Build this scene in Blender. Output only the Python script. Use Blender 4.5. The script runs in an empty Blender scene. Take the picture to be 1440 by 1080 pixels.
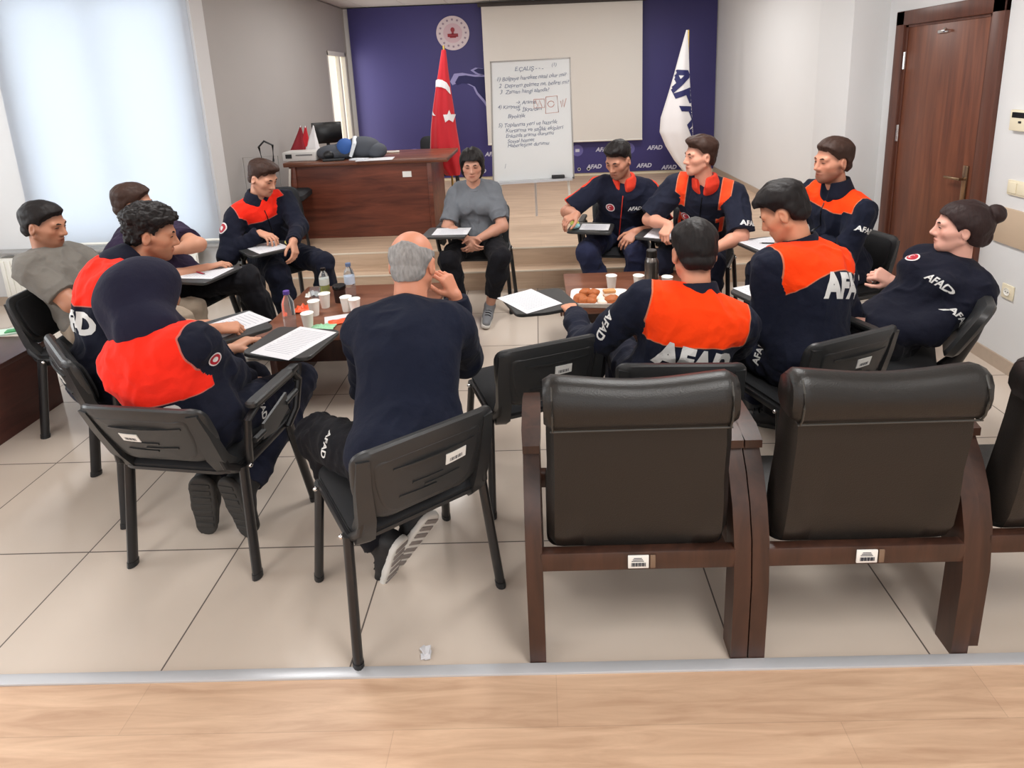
import bpy, bmesh, math, random
import numpy as np
from mathutils import Vector, Matrix
from mathutils.bvhtree import BVHTree

SC = bpy.context.scene
COL = SC.collection
PI = math.pi

# ------------------------------------------------------------------ camera
PITCH, YAW, ROLL = math.radians(12.562), math.radians(1.003), math.radians(-2.1787)
FPX, CX, CY, CAMH = 854.53, 745.15, 298.95, 1.784
_f0 = np.array([-math.sin(YAW), math.cos(YAW), 0]); _r0 = np.array([math.cos(YAW), math.sin(YAW), 0]); _u0 = np.array([0, 0, 1.0])
_f1 = _f0 * math.cos(PITCH) - _u0 * math.sin(PITCH)
_u1 = _u0 * math.cos(PITCH) + _f0 * math.sin(PITCH)
CA = _r0 * math.cos(ROLL) + _u1 * math.sin(ROLL)
CB = _u1 * math.cos(ROLL) - _r0 * math.sin(ROLL)
CC = _f1

def _ray(x, y):
    return CA * (x - CX) + CB * (CY - y) + CC * FPX

def at(x, y, Y):
    "point at depth Y that the photo shows at pixel x, y"
    d = _ray(x, y); t = Y / d[1]
    return Vector((d[0] * t, Y, CAMH + d[2] * t))

def onz(x, y, z):
    d = _ray(x, y); t = (z - CAMH) / d[2]
    return Vector((d[0] * t, d[1] * t, z))

cam = bpy.data.cameras.new('camera')
camo = bpy.data.objects.new('camera', cam)
COL.objects.link(camo)
m = Matrix(((CA[0], CB[0], -CC[0], 0), (CA[1], CB[1], -CC[1], 0), (CA[2], CB[2], -CC[2], CAMH), (0, 0, 0, 1)))
camo.matrix_world = m
cam.sensor_fit = 'HORIZONTAL'
cam.sensor_width = 36.0
cam.lens = FPX / 1440 * 36
cam.shift_x = (720 - CX) / 1440
cam.shift_y = (CY - 540) / 1440
cam.clip_start = 0.05
SC.camera = camo
SC.view_settings.view_transform = 'Standard'
SC.view_settings.look = 'None'
SC.view_settings.gamma = 1.0
SC.view_settings.use_curve_mapping = False

# ------------------------------------------------------------------ materials
def srgb(r, g, b):
    def f(c):
        c /= 255.0
        return c / 12.92 if c <= 0.04045 else ((c + 0.055) / 1.055) ** 2.4
    return (f(r), f(g), f(b), 1.0)

class NT:
    def __init__(s, mat):
        mat.use_nodes = True
        s.t = mat.node_tree
        s.b = s.t.nodes['Principled BSDF']
    def n(s, typ, **kw):
        nd = s.t.nodes.new(typ)
        for k, v in kw.items():
            if k.startswith('_'):
                nd.inputs[int(k[1:])].default_value = v
            else:
                setattr(nd, k, v)
        return nd
    def l(s, a, b):
        s.t.links.new(a, b)
    def math(s, op, a, b=None, clamp=False):
        nd = s.t.nodes.new('ShaderNodeMath'); nd.operation = op; nd.use_clamp = clamp
        for i, v in enumerate((a, b)):
            if v is None: continue
            if isinstance(v, (int, float)): nd.inputs[i].default_value = v
            else: s.l(v, nd.inputs[i])
        return nd.outputs[0]
    def mix(s, fac, a, b):
        nd = s.t.nodes.new('ShaderNodeMix'); nd.data_type = 'RGBA'
        for i, v in ((0, fac), (6, a), (7, b)):
            if isinstance(v, (int, float)): nd.inputs[i].default_value = v
            elif isinstance(v, tuple): nd.inputs[i].default_value = v
            else: s.l(v, nd.inputs[i])
        return nd.outputs[2]

_M = {}
def mat(name, col=(200, 200, 200), rough=0.6, metal=0.0, spec=0.5, noise=0.0, nscale=40.0, bump=0.0, bscale=200.0, trans=0.0, ior=1.45, emit=0.0, ecol=None, alpha=1.0, stretch=(1, 1, 1), sheen=0.0):
    if name in _M: return _M[name]
    mt = bpy.data.materials.new(name)
    t = NT(mt); b = t.b
    c = srgb(*col)
    b.inputs['Base Color'].default_value = c
    b.inputs['Roughness'].default_value = rough
    b.inputs['Metallic'].default_value = metal
    b.inputs['Specular IOR Level'].default_value = spec
    b.inputs['IOR'].default_value = ior
    b.inputs['Transmission Weight'].default_value = trans
    b.inputs['Alpha'].default_value = alpha
    if sheen: b.inputs['Sheen Weight'].default_value = sheen
    if emit:
        b.inputs['Emission Color'].default_value = srgb(*(ecol or col)); b.inputs['Emission Strength'].default_value = emit
    if noise or bump:
        tc = t.n('ShaderNodeTexCoord'); mp = t.n('ShaderNodeMapping'); mp.inputs['Scale'].default_value = stretch
        t.l(tc.outputs['Object'], mp.inputs[0])
        if noise:
            nz = t.n('ShaderNodeTexNoise'); nz.inputs['Scale'].default_value = nscale; nz.inputs['Detail'].default_value = 5
            t.l(mp.outputs[0], nz.inputs['Vector'])
            dk = tuple(x * (1 - noise) for x in c[:3]) + (1,); lt = tuple(min(1, x * (1 + noise)) for x in c[:3]) + (1,)
            t.l(t.mix(nz.outputs[0], dk, lt), b.inputs['Base Color'])
        if bump:
            nz2 = t.n('ShaderNodeTexNoise'); nz2.inputs['Scale'].default_value = bscale; nz2.inputs['Detail'].default_value = 3
            t.l(mp.outputs[0], nz2.inputs['Vector'])
            bp = t.n('ShaderNodeBump'); bp.inputs['Strength'].default_value = bump; bp.inputs['Distance'].default_value = 0.002
            t.l(nz2.outputs[0], bp.inputs['Height']); t.l(bp.outputs[0], b.inputs['Normal'])
    _M[name] = mt
    return mt

def wood(name, c1, c2, scale=3.0, stretch=(1, 12, 12), rough=0.4, plank=None, bump=0.0, spec=0.5):
    "wood grain; plank=(axis length, axis width) lays boards along object X"
    if name in _M: return _M[name]
    mt = bpy.data.materials.new(name); t = NT(mt); b = t.b
    tc = t.n('ShaderNodeTexCoord'); mp = t.n('ShaderNodeMapping'); mp.inputs['Scale'].default_value = stretch
    t.l(tc.outputs['Object'], mp.inputs[0])
    nz = t.n('ShaderNodeTexNoise'); nz.inputs['Scale'].default_value = scale; nz.inputs['Detail'].default_value = 6; nz.inputs['Roughness'].default_value = 0.6; nz.inputs['Distortion'].default_value = 0.6
    t.l(mp.outputs[0], nz.inputs['Vector'])
    rmp = t.n('ShaderNodeValToRGB')
    rmp.color_ramp.elements[0].position = 0.3; rmp.color_ramp.elements[0].color = srgb(*c1)
    rmp.color_ramp.elements[1].position = 0.7; rmp.color_ramp.elements[1].color = srgb(*c2)
    t.l(nz.outputs[0], rmp.inputs[0])
    out = rmp.outputs[0]
    if plank:
        br = t.n('ShaderNodeTexBrick'); br.offset = 0.37; br.inputs['Scale'].default_value = 1.0
        br.inputs['Brick Width'].default_value = plank[0]; br.inputs['Row Height'].default_value = plank[1]
        br.inputs['Mortar Size'].default_value = 0.0012; br.inputs['Bias'].default_value = 0.0
        br.inputs['Color1'].default_value = (0.93, 0.93, 0.93, 1); br.inputs['Color2'].default_value = (1, 1, 1, 1); br.inputs['Mortar'].default_value = (0.80, 0.80, 0.80, 1)
        t.l(tc.outputs['Object'], br.inputs['Vector'])
        mx = t.n('ShaderNodeMix'); mx.data_type = 'RGBA'; mx.blend_type = 'MULTIPLY'; mx.inputs[0].default_value = 1.0
        t.l(out, mx.inputs[6]); t.l(br.outputs[0], mx.inputs[7]); out = mx.outputs[2]
    t.l(out, b.inputs['Base Color'])
    b.inputs['Roughness'].default_value = rough; b.inputs['Specular IOR Level'].default_value = spec
    _M[name] = mt
    return mt

# ------------------------------------------------------------------ mesh builder
def rot_to(d):
    return Vector(d).to_track_quat('Z', 'Y').to_matrix()

def round_poly(pts, rad, n=5):
    "2-D polygon with rounded corners"
    out = []; k = len(pts)
    for i in range(k):
        p = Vector(pts[i]).to_2d(); a = Vector(pts[i - 1]).to_2d(); b = Vector(pts[(i + 1) % k]).to_2d()
        r = rad[i] if isinstance(rad, (list, tuple)) else rad
        u = (a - p); v = (b - p); r = min(r, u.length * 0.49, v.length * 0.49)
        u.normalize(); v.normalize()
        for j in range(n + 1):
            t = j / n
            s = p + u * r; e = p + v * r
            q = s * (1 - t) ** 2 + p * 2 * t * (1 - t) + e * t * t
            out.append((q.x, q.y))
    return out

def rect(w, h, r=0.02, n=5):
    return round_poly([(-w / 2, -h / 2), (w / 2, -h / 2), (w / 2, h / 2), (-w / 2, h / 2)], r, n)

class MB:
    def __init__(s):
        s.v = []; s.f = []; s.mi = []; s.cur = 0
    def add(s, vs, fs):
        o = len(s.v)
        s.v += [Vector(p) for p in vs]
        s.f += [tuple(i + o for i in f) for f in fs]; s.mi += [s.cur] * len(fs)
        return s
    def box(s, c, size, rz=0.0, bev=0.0, M=None):
        bm = bmesh.new(); bmesh.ops.create_cube(bm, size=1.0)
        bmesh.ops.scale(bm, vec=Vector(size), verts=bm.verts)
        if bev: bmesh.ops.bevel(bm, geom=bm.edges[:], offset=bev, segments=2, affect='EDGES', profile=0.5)
        mm = M if M is not None else Matrix.Translation(Vector(c)) @ Matrix.Rotation(rz, 4, 'Z')
        bm.verts.index_update()
        s.add([mm @ v.co for v in bm.verts], [[v.index for v in f.verts] for f in bm.faces]); bm.free()
        return s
    def span(s, lo, hi, bev=0.0):
        lo = Vector(lo); hi = Vector(hi)
        return s.box((lo + hi) / 2, hi - lo, bev=bev)
    def tube(s, pts, r, seg=10, flat=1.0, up=(0, 0, 1), caps=True):
        "tube along a path; flat scales the section across 'up'"
        pts = [Vector(p) for p in pts]; n = len(pts); rows = []
        rr = r if isinstance(r, (list, tuple)) else [r] * n
        upv = Vector(up)
        for i, p in enumerate(pts):
            t = (pts[min(i + 1, n - 1)] - pts[max(i - 1, 0)]).normalized()
            x = t.cross(upv)
            if x.length < 1e-3: x = t.cross(Vector((1, 0, 0)))
            x.normalize(); y = x.cross(t).normalized()
            rows.append([p + x * (math.cos(a) * rr[i] * flat) + y * (math.sin(a) * rr[i]) for a in (2 * PI * k / seg for k in range(seg))])
        return s.loft(rows, caps)
    def loft(s, rows, caps=True, closed=True):
        k = len(rows[0]); vs = [p for row in rows for p in row]; fs = []
        for i in range(len(rows) - 1):
            for j in range(k if closed else k - 1):
                j2 = (j + 1) % k
                fs.append((i * k + j, i * k + j2, (i + 1) * k + j2, (i + 1) * k + j))
        if caps:
            fs.append(tuple(range(k))[::-1]); fs.append(tuple((len(rows) - 1) * k + j for j in range(k)))
        return s.add(vs, fs)
    def lathe(s, prof, seg=24, c=(0, 0, 0), M=None):
        c = Vector(c); rows = []
        for r, z in prof:
            rows.append([Vector((math.cos(a) * r, math.sin(a) * r, z)) for a in (2 * PI * k / seg for k in range(seg))])
        if M is not None: rows = [[M @ p for p in row] for row in rows]
        else: rows = [[p + c for p in row] for row in rows]
        return s.loft(rows)
    def pad(s, outline, prof, fn=None):
        "stack of rings of a convex outline: prof = [(inset, z)...]"
        n = len(outline); cx = sum(p[0] for p in outline) / n; cy = sum(p[1] for p in outline) / n
        hw = max(abs(p[0] - cx) for p in outline); hh = max(abs(p[1] - cy) for p in outline)
        rows = []
        for ins, z in prof:
            rows.append([Vector((cx + (p[0] - cx) * (1 - ins / hw), cy + (p[1] - cy) * (1 - ins / hh), z)) for p in outline])
        # inner rings so that a bent pad stays smooth
        def cap(row, z):
            rs = []
            for q in (0.75, 0.5, 0.25, 0.06):
                rs.append([Vector((cx + (p.x - cx) * q, cy + (p.y - cy) * q, z)) for p in row])
            return rs
        rows = cap(rows[0], prof[0][1])[::-1] + rows + cap(rows[-1], prof[-1][1])
        if fn: rows = [[Vector(fn(p)) for p in row] for row in rows]
        return s.loft(rows)
    def ball(s, c, r, seg=12, rings=8, M=None):
        r = r if isinstance(r, (list, tuple)) else (r, r, r); rows = []
        for i in range(rings + 1):
            a = -PI / 2 + PI * i / rings; q = max(math.cos(a), 0.02)
            rows.append([Vector((math.cos(b) * q * r[0], math.sin(b) * q * r[1], math.sin(a) * r[2])) for b in (2 * PI * k / seg for k in range(seg))])
        mm = Matrix.Translation(Vector(c)) @ (M.to_4x4() if M is not None else Matrix())
        return s.loft([[mm @ p for p in row] for row in rows])
    def build(s, name, mt, parent=None, M=None, smooth=True, ang=35):
        me = bpy.data.meshes.new(name)
        vs = s.v if M is None else [M @ p for p in s.v]
        me.from_pydata([tuple(p) for p in vs], [], s.f)
        me.validate()
        bm = bmesh.new(); bm.from_mesh(me); bmesh.ops.recalc_face_normals(bm, faces=bm.faces[:]); bm.to_mesh(me); bm.free()
        mts = mt if isinstance(mt, (list, tuple)) else [mt]
        for q in mts: me.materials.append(q)
        if len(mts) > 1:
            for i, p in enumerate(me.polygons):
                if i < len(s.mi): p.material_index = s.mi[i]
        if smooth:
            me.polygons.foreach_set('use_smooth', [True] * len(me.polygons))
            me.set_sharp_from_angle(angle=math.radians(ang))
        o = bpy.data.objects.new(name, me); COL.objects.link(o)
        if parent is not None: o.parent = parent
        return o

def empty(name, loc=(0, 0, 0), rz=0.0):
    o = bpy.data.objects.new(name, None); COL.objects.link(o)
    o.location = loc; o.rotation_euler = (0, 0, rz); o.empty_display_size = 0.1
    return o

def tag(o, label=None, cat=None, group=None, kind=None):
    if label: o['label'] = label
    if cat: o['category'] = cat
    if group: o['group'] = group
    if kind: o['kind'] = kind
    return o

def struct(o, label=None):
    o['kind'] = 'structure'
    if label: o['label'] = label
    return o

def copy_tree(o, parent=None):
    c = o.copy(); COL.objects.link(c)
    if parent is not None:
        c.parent = parent
    for ch in list(o.children):
        copy_tree(ch, c)
    return c

def text_mesh(body, size=0.1, depth=0.001, shear=0.0, bold=0.0, spacing=1.0, align='CENTER', sub=0):
    "list of verts and faces of a line of lettering in the XY plane"
    cu = bpy.data.curves.new('txt', 'FONT'); cu.body = body; cu.size = size; cu.extrude = depth; cu.shear = shear
    cu.offset = bold; cu.space_character = spacing; cu.align_x = align; cu.align_y = 'CENTER'; cu.resolution_u = 3
    ob = bpy.data.objects.new('txt', cu); COL.objects.link(ob)
    dg = bpy.context.evaluated_depsgraph_get(); dg.update()
    me = bpy.data.meshes.new_from_object(ob.evaluated_get(dg))
    bm = bmesh.new(); bm.from_mesh(me)
    bmesh.ops.remove_doubles(bm, verts=bm.verts[:], dist=1e-5)
    if sub:
        bmesh.ops.triangulate(bm, faces=bm.faces[:])
        for _ in range(8):
            es = [e for e in bm.edges if e.calc_length() > sub]
            if not es: break
            bmesh.ops.subdivide_edges(bm, edges=es, cuts=1)
            bmesh.ops.triangulate(bm, faces=[f for f in bm.faces if len(f.verts) > 3])
    bm.verts.index_update()
    vs = [v.co.copy() for v in bm.verts]; fs = [[v.index for v in f.verts] for f in bm.faces]
    bm.free(); bpy.data.objects.remove(ob); bpy.data.curves.remove(cu); bpy.data.meshes.remove(me)
    return vs, fs

def frame_matrix(o, x, y, z):
    x = Vector(x); y = Vector(y); z = Vector(z); o = Vector(o)
    return Matrix(((x[0], y[0], z[0], o[0]), (x[1], y[1], z[1], o[1]), (x[2], y[2], z[2], o[2]), (0, 0, 0, 1)))
# ================================================================== THE ROOM
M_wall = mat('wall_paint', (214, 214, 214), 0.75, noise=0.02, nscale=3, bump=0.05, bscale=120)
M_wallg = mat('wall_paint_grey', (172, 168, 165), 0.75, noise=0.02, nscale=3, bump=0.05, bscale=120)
M_ceil = mat('ceiling_board', (215, 212, 208), 0.9)
M_stone = mat('stone_trim', (178, 160, 143), 0.35, noise=0.08, nscale=30)
M_alu = mat('aluminium', (196, 198, 202), 0.35, metal=0.25)
M_steel = mat('chrome', (215, 215, 215), 0.15, metal=1.0)
M_white = mat('white_plastic', (232, 230, 222), 0.4)
M_cream = mat('cream_plastic', (226, 216, 190), 0.45)
M_black = mat('black_plastic', (30, 31, 33), 0.42, spec=0.5, bump=0.15, bscale=900)
M_blackg = mat('black_gloss', (14, 14, 16), 0.25)
M_tube = mat('black_painted_tube', (24, 24, 26), 0.35, spec=0.6)
M_paper = mat('paper', (212, 212, 216), 0.8)
M_ink = mat('ink_grey', (120, 122, 135), 0.8)
M_darkink = mat('ink_black', (40, 42, 55), 0.8)
M_sticker = mat('sticker', (228, 228, 224), 0.5)

# tile floor with joints on the real 60 cm grid
def tile_material():
    mt = bpy.data.materials.new('floor_tile'); t = NT(mt); b = t.b
    tc = t.n('ShaderNodeTexCoord'); sp = t.n('ShaderNodeSeparateXYZ'); t.l(tc.outputs['Object'], sp.inputs[0])
    def joint(sock, off):
        a = t.math('ADD', sock, 60.0 - off); a = t.math('DIVIDE', a, 0.6)
        f = t.math('FRACT', a); f = t.math('SUBTRACT', f, 0.5); f = t.math('ABSOLUTE', f)
        return t.math('GREATER_THAN', f, 0.5 - 0.0045), t.math('FLOOR', a)
    jx, ix = joint(sp.outputs[0], -0.045); jy, iy = joint(sp.outputs[1], 2.055)
    j = t.math('MAXIMUM', jx, jy)
    h = t.math('ADD', t.math('MULTIPLY', ix, 12.9898), t.math('MULTIPLY', iy, 78.233))
    rnd = t.math('FRACT', t.math('MULTIPLY', t.math('SINE', h), 43758.5453))
    nz = t.n('ShaderNodeTexNoise'); nz.inputs['Scale'].default_value = 1.7; nz.inputs['Detail'].default_value = 4
    t.l(tc.outputs['Object'], nz.inputs['Vector'])
    v = t.math('ADD', t.math('MULTIPLY', rnd, 0.35), t.math('MULTIPLY', nz.outputs[0], 0.65))
    base = t.mix(v, srgb(194, 180, 166), srgb(210, 197, 184))
    t.l(t.mix(j, base, srgb(92, 82, 76)), b.inputs['Base Color'])
    t.l(t.math('ADD', t.math('MULTIPLY', j, 0.5), 0.13), b.inputs['Roughness'])
    b.inputs['Specular IOR Level'].default_value = 0.5
    return mt
M_tile = tile_material()
M_lam = wood('laminate_light', (188, 152, 124), (222, 188, 158), 2.6, (0.9, 10, 10), 0.45, plank=(1.25, 0.193))
M_stage = wood('laminate_stage', (186, 158, 134), (214, 188, 162), 2.4, (0.8, 9, 9), 0.45, plank=(1.25, 0.193))

struct(MB().span((-5.2, 1.517, -0.06), (2.8, 5.0, 0)).build('floor', M_tile))
struct(MB().span((-5.2, -3.0, -0.06), (2.8, 1.52, 0.002)).build('floor_laminate', M_lam))
struct(MB().box((-1.2, 1.521, 0.004), (8.0, 0.036, 0.010), bev=0.003).build('trim_1', M_alu))
ZS = 0.318
struct(MB().span((-2.72, 4.985, -0.02), (2.62, 5.19, 0.165)).build('floor_step', M_stage))
struct(MB().span((-2.72, 5.17, -0.02), (2.62, 9.05, ZS)).build('floor_stage', M_stage))
M_nose = mat('step_nosing', (222, 210, 192), 0.4)
struct(MB().box((-0.05, 4.987, 0.160), (5.34, 0.010, 0.014), bev=0.002).build('trim_2', M_nose))
struct(MB().box((-0.05, 5.172, ZS - 0.006), (5.34, 0.010, 0.014), bev=0.002).build('trim_3', M_nose))
# ceiling: suspended boards
ce = MB()
for i in range(14):
    for k in range(21):
        ce.box((-5.1 + 0.6 * i, -2.9 + 0.6 * k, 2.85), (0.592, 0.592, 0.03))
struct(ce.build('ceiling', M_ceil, smooth=False))
struct(MB().span((-5.4, -3.2, 2.866), (2.9, 9.2, 2.95)).build('ceiling_slab', M_wallg))

# wall with the roller blind, facing the room beside the stage
LW = 4.985
wl = MB()
wl.span((-5.2, LW, 0), (-4.22, LW + 0.2, 2.82)); wl.span((-2.78, LW, 0), (-2.70, LW + 0.2, 2.82))
wl.span((-4.22, LW, 0), (-2.78, LW + 0.2, 0.54)); wl.span((-4.22, LW, 2.62), (-2.78, LW + 0.2, 2.82))
struct(wl.build('wall_left', M_wall, smooth=False))
wf = MB()
for x in (-4.20, -3.5, -2.80): wf.box((x, LW + 0.13, 1.58), (0.06, 0.06, 2.08))
for z in (0.57, 2.59): wf.box((-3.5, LW + 0.13, z), (1.44, 0.06, 0.06))
w1 = struct(wf.build('window_1', M_white))
M_glass = mat('window_glass', (245, 250, 252), 0.02, trans=1.0, ior=1.1)
struct(MB().box((-3.5, LW + 0.13, 1.58), (1.4, 0.008, 2.0)).build('pane', M_glass, w1))
# blind: thin cloth that daylight shines through
mb = bpy.data.materials.new('blind_cloth'); t = NT(mb)
tr = t.n('ShaderNodeBsdfTranslucent'); tr.inputs[0].default_value = srgb(222, 227, 234)
df = t.n('ShaderNodeBsdfDiffuse'); df.inputs[0].default_value = srgb(198, 200, 204)
ms = t.n('ShaderNodeMixShader'); ms.inputs[0].default_value = 0.55
t.l(df.outputs[0], ms.inputs[1]); t.l(tr.outputs[0], ms.inputs[2])
t.l(ms.outputs[0], t.t.nodes['Material Output'].inputs[0])
bl = empty('roller_blind', (-3.505, LW - 0.035, 0.52))
tag(bl, 'tall pale roller blind glowing with daylight above the radiator', 'blind')
MB().span((-0.80, -0.002, 0.02), (0.80, 0.002, 2.24)).build('cloth', mb, bl, smooth=False)
MB().tube([(-0.80, 0, 0.02), (0.80, 0, 0.02)], 0.012).build('bottom_bar', M_white, bl)
MB().tube([(-0.81, 0, 2.26), (0.81, 0, 2.26)], 0.03).build('roller', M_white, bl)
struct(MB().span((-5.2, LW - 0.11, 0.485), (-2.70, LW, 0.508), bev=0.005).build('trim_4', mat('ledge_shadow_grey', (150, 148, 146), 0.4)))  # ledge; its grey puts the thin shadow line into the colour
rd = empty('radiator', (-3.75, LW - 0.055, 0.10))
tag(rd, 'white panel radiator under the stone ledge by the blind', 'radiator')
r_ = MB(); r_.box((0, -0.028, 0.17), (1.7, 0.012, 0.34), bev=0.004)
for i in range(34): r_.box((-0.82 + i * 0.05, -0.036, 0.17), (0.022, 0.010, 0.31), bev=0.003)
r_.build('panel', M_white, rd)
MB().span((-0.85, -0.03, 0.335), (0.85, 0.045, 0.35)).build('grille', M_white, rd)
MB().tube([(0.86, 0.0, 0.05), (0.93, 0.0, 0.05), (0.93, 0.0, -0.10)], 0.011).build('pipe', M_white, rd)
struct(MB().span((-5.2, LW - 0.012, 0), (-2.70, LW, 0.08)).build('baseboard_left', M_stone))

# stage side walls and back wall
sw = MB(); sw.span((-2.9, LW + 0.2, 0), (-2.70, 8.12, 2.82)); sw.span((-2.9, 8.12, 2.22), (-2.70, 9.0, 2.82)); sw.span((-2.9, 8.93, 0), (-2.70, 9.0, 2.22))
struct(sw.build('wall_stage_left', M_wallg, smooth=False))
# bright glazed balcony door at the back of the stage
d2 = MB()
for a, b_ in (((-2.80, 8.12, ZS), (-2.70, 8.17, 2.22)), ((-2.80, 8.88, ZS), (-2.70, 8.93, 2.22)), ((-2.80, 8.12, 2.16), (-2.70, 8.93, 2.22)), ((-2.80, 8.12, ZS), (-2.70, 8.93, ZS + 0.06)), ((-2.79, 8.62, ZS), (-2.705, 8.67, 2.2))): d2.span(a, b_, bev=0.004)
dd2 = struct(d2.build('door_2', M_white))
mg = mat('frosted_glass_daylit', (250, 244, 228), 0.4, emit=0.75, ecol=(255, 246, 226))
struct(MB().span((-2.77, 8.16, ZS + 0.05), (-2.755, 8.89, 2.18)).build('pane', mg, dd2))
struct(MB().span((-2.9, 9.0, 0), (2.8, 9.2, 2.82)).build('wall_back', M_wall))
struct(MB().span((2.60, 5.36, 0), (2.8, 9.0, 2.82)).build('wall_stage_right', M_wall))
struct(MB().span((2.405, 4.80, 0), (2.8, 5.36, 2.82), bev=0.004).build('pillar', M_wall))
# right wall with the door hole
wr = MB(); WX = 2.676
wr.span((WX, -3.0, 0), (WX + 0.2, 3.66, 2.82)); wr.span((WX, 4.60, 0), (WX + 0.2, 4.80, 2.82)); wr.span((WX, 3.66, 2.08), (WX + 0.2, 4.60, 2.82))
struct(wr.build('wall_right', M_wall, smooth=False))
struct(MB().span((WX - 0.012, -3.0, 0), (WX, 3.60, 0.085)).build('baseboard_right', M_stone))
struct(MB().span((2.588, 5.36, ZS), (2.60, 9.0, ZS + 0.07)).build('baseboard_stage_right', M_stone))
struct(MB().span((-2.70, 8.988, ZS), (2.60, 9.0, ZS + 0.045)).build('baseboard_back', M_cream))
struct(MB().span((WX - 0.016, 1.2, 0.745), (WX, 3.50, 0.955), bev=0.003).build('trim_5', mat('rail_board', (196, 174, 150), 0.5, noise=0.05, nscale=8)))
# far walls behind the camera, with their windows
wb = MB(); wb.span((-5.4, -3.2, 0), (2.9, -3.0, 0.7)); wb.span((-5.4, -3.2, 2.5), (2.9, -3.0, 2.82))
for a, b_ in ((-5.4, -4.3), (-2.1, -0.7), (1.5, 2.9)): wb.span((a, -3.2, 0.7), (b_, -3.0, 2.5))
struct(wb.build('wall_behind', M_wall, smooth=False))
wo = MB(); wo.span((-5.4, -3.0, 0), (-5.2, 5.2, 0.75)); wo.span((-5.4, -3.0, 2.55), (-5.2, 5.2, 2.82))
for a, b_ in ((-3.0, -2.0), (-0.1, 0.8), (2.7, 3.0), (4.8, 5.2)): wo.span((-5.4, a, 0.75), (-5.2, b_, 2.55))
struct(wo.build('wall_outer', M_wall, smooth=False))

# wooden door
M_door = wood('door_wood', (84, 44, 30), (122, 70, 46), 2.2, (9, 9, 0.7), 0.4)
M_doorf = wood('door_frame_wood', (70, 36, 26), (98, 55, 38), 2.2, (9, 9, 0.7), 0.4)
dr = empty('door_1', (WX, 4.13, 0)); struct(dr)
f_ = MB(); f_.span((-0.03, 0.43, 0), (0.03, 0.53, 2.145), bev=0.006); f_.span((-0.03, -0.53, 0), (0.03, -0.43, 2.145), bev=0.006); f_.span((-0.03, -0.53, 2.045), (0.03, 0.53, 2.145), bev=0.006)
f_.span((-0.012, 0.40, 0), (0.06, 0.435, 2.06)); f_.span((-0.012, -0.435, 0), (0.06, -0.40, 2.06)); f_.span((-0.012, -0.43, 2.03), (0.06, 0.43, 2.06))
struct(f_.build('door_frame', M_doorf, dr))
lf = struct(MB().span((-0.006, -0.41, 0.01), (0.04, 0.41, 2.035), bev=0.004).build('door_leaf', M_door, dr))
for z in (1.80, 1.28, 0.35):
    struct(MB().tube([(-0.014, 0.415, z - 0.06), (-0.014, 0.415, z + 0.06)], 0.009).build('hinge', M_steel, dr))
h_ = MB(); h_.box((-0.012, -0.345, 1.03), (0.012, 0.045, 0.23), bev=0.004)
h_.tube([(-0.015, -0.345, 1.06), (-0.05, -0.345, 1.06), (-0.056, -0.32, 1.06), (-0.056, -0.22, 1.055)], 0.009)
struct(h_.build('door_handle', mat('satin_bronze', (150, 125, 100), 0.25, metal=0.9), dr))
struct(MB().box((-0.010, 0.02, 1.975), (0.012, 0.10, 0.02), bev=0.004).tube([(-0.01, -0.02, 1.98), (-0.035, -0.03, 1.99)], 0.008).build('door_stop', M_steel, dr))

# ------------------------------------------------------------------ wall fittings
th = empty('thermostat', (WX, 3.40, 1.45)); tag(th, 'cream thermostat box with a dark display high on the wall by the door', 'thermostat')
MB().box((-0.014, 0, 0), (0.028, 0.13, 0.115), bev=0.005).build('case', M_cream, th)
MB().box((-0.029, 0.005, 0.03), (0.004, 0.085, 0.03)).build('display', M_blackg, th)
MB().box((-0.030, -0.012, -0.008), (0.006, 0.018, 0.012), bev=0.002).build('button', M_black, th)
sw_ = empty('light_switch', (WX, 3.36, 1.075)); tag(sw_, 'wide cream switch plate on the wall above the wooden rail', 'switch')
MB().box((-0.007, 0, 0), (0.014, 0.15, 0.085), bev=0.004).build('plate', M_cream, sw_)
for dy in (-0.037, 0.037): MB().box((-0.016, dy, 0), (0.006, 0.062, 0.062), bev=0.002).build('rocker', M_cream, sw_)
def socket(loc, axis, label):
    s = empty('wall_socket', loc, axis); tag(s, label, 'socket')
    MB().box((0, -0.006, 0), (0.085, 0.012, 0.085), bev=0.004).build('plate', M_cream, s)
    MB().lathe([(0.021, -0.001), (0.024, 0.004), (0.019, 0.004), (0.017, 0.001), (0.002, 0.001)], 20, M=Matrix.Translation((0, -0.012, 0)) @ Matrix.Rotation(PI / 2, 4, 'X')).build('outlet', M_white, s)
    hm = MB()
    for dx in (-0.009, 0.009): hm.lathe([(0.0028, 0), (0.0028, 0.003)], 8, M=Matrix.Translation((dx, -0.0125, 0)) @ Matrix.Rotation(PI / 2, 4, 'X'))
    hm.build('pin_hole', M_blackg, s)
socket((WX, 3.335, 0.478), -PI / 2, 'cream power socket low on the wall beside the woman with the hair bun')
socket((0.60, 8.985, 0.42), 0, 'cream power socket at the foot of the blue wall beside the whiteboard')
socket((0.74, 8.985, 0.42), 0, 'cream power socket at the foot of the blue wall, nearer the white flag')

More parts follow.
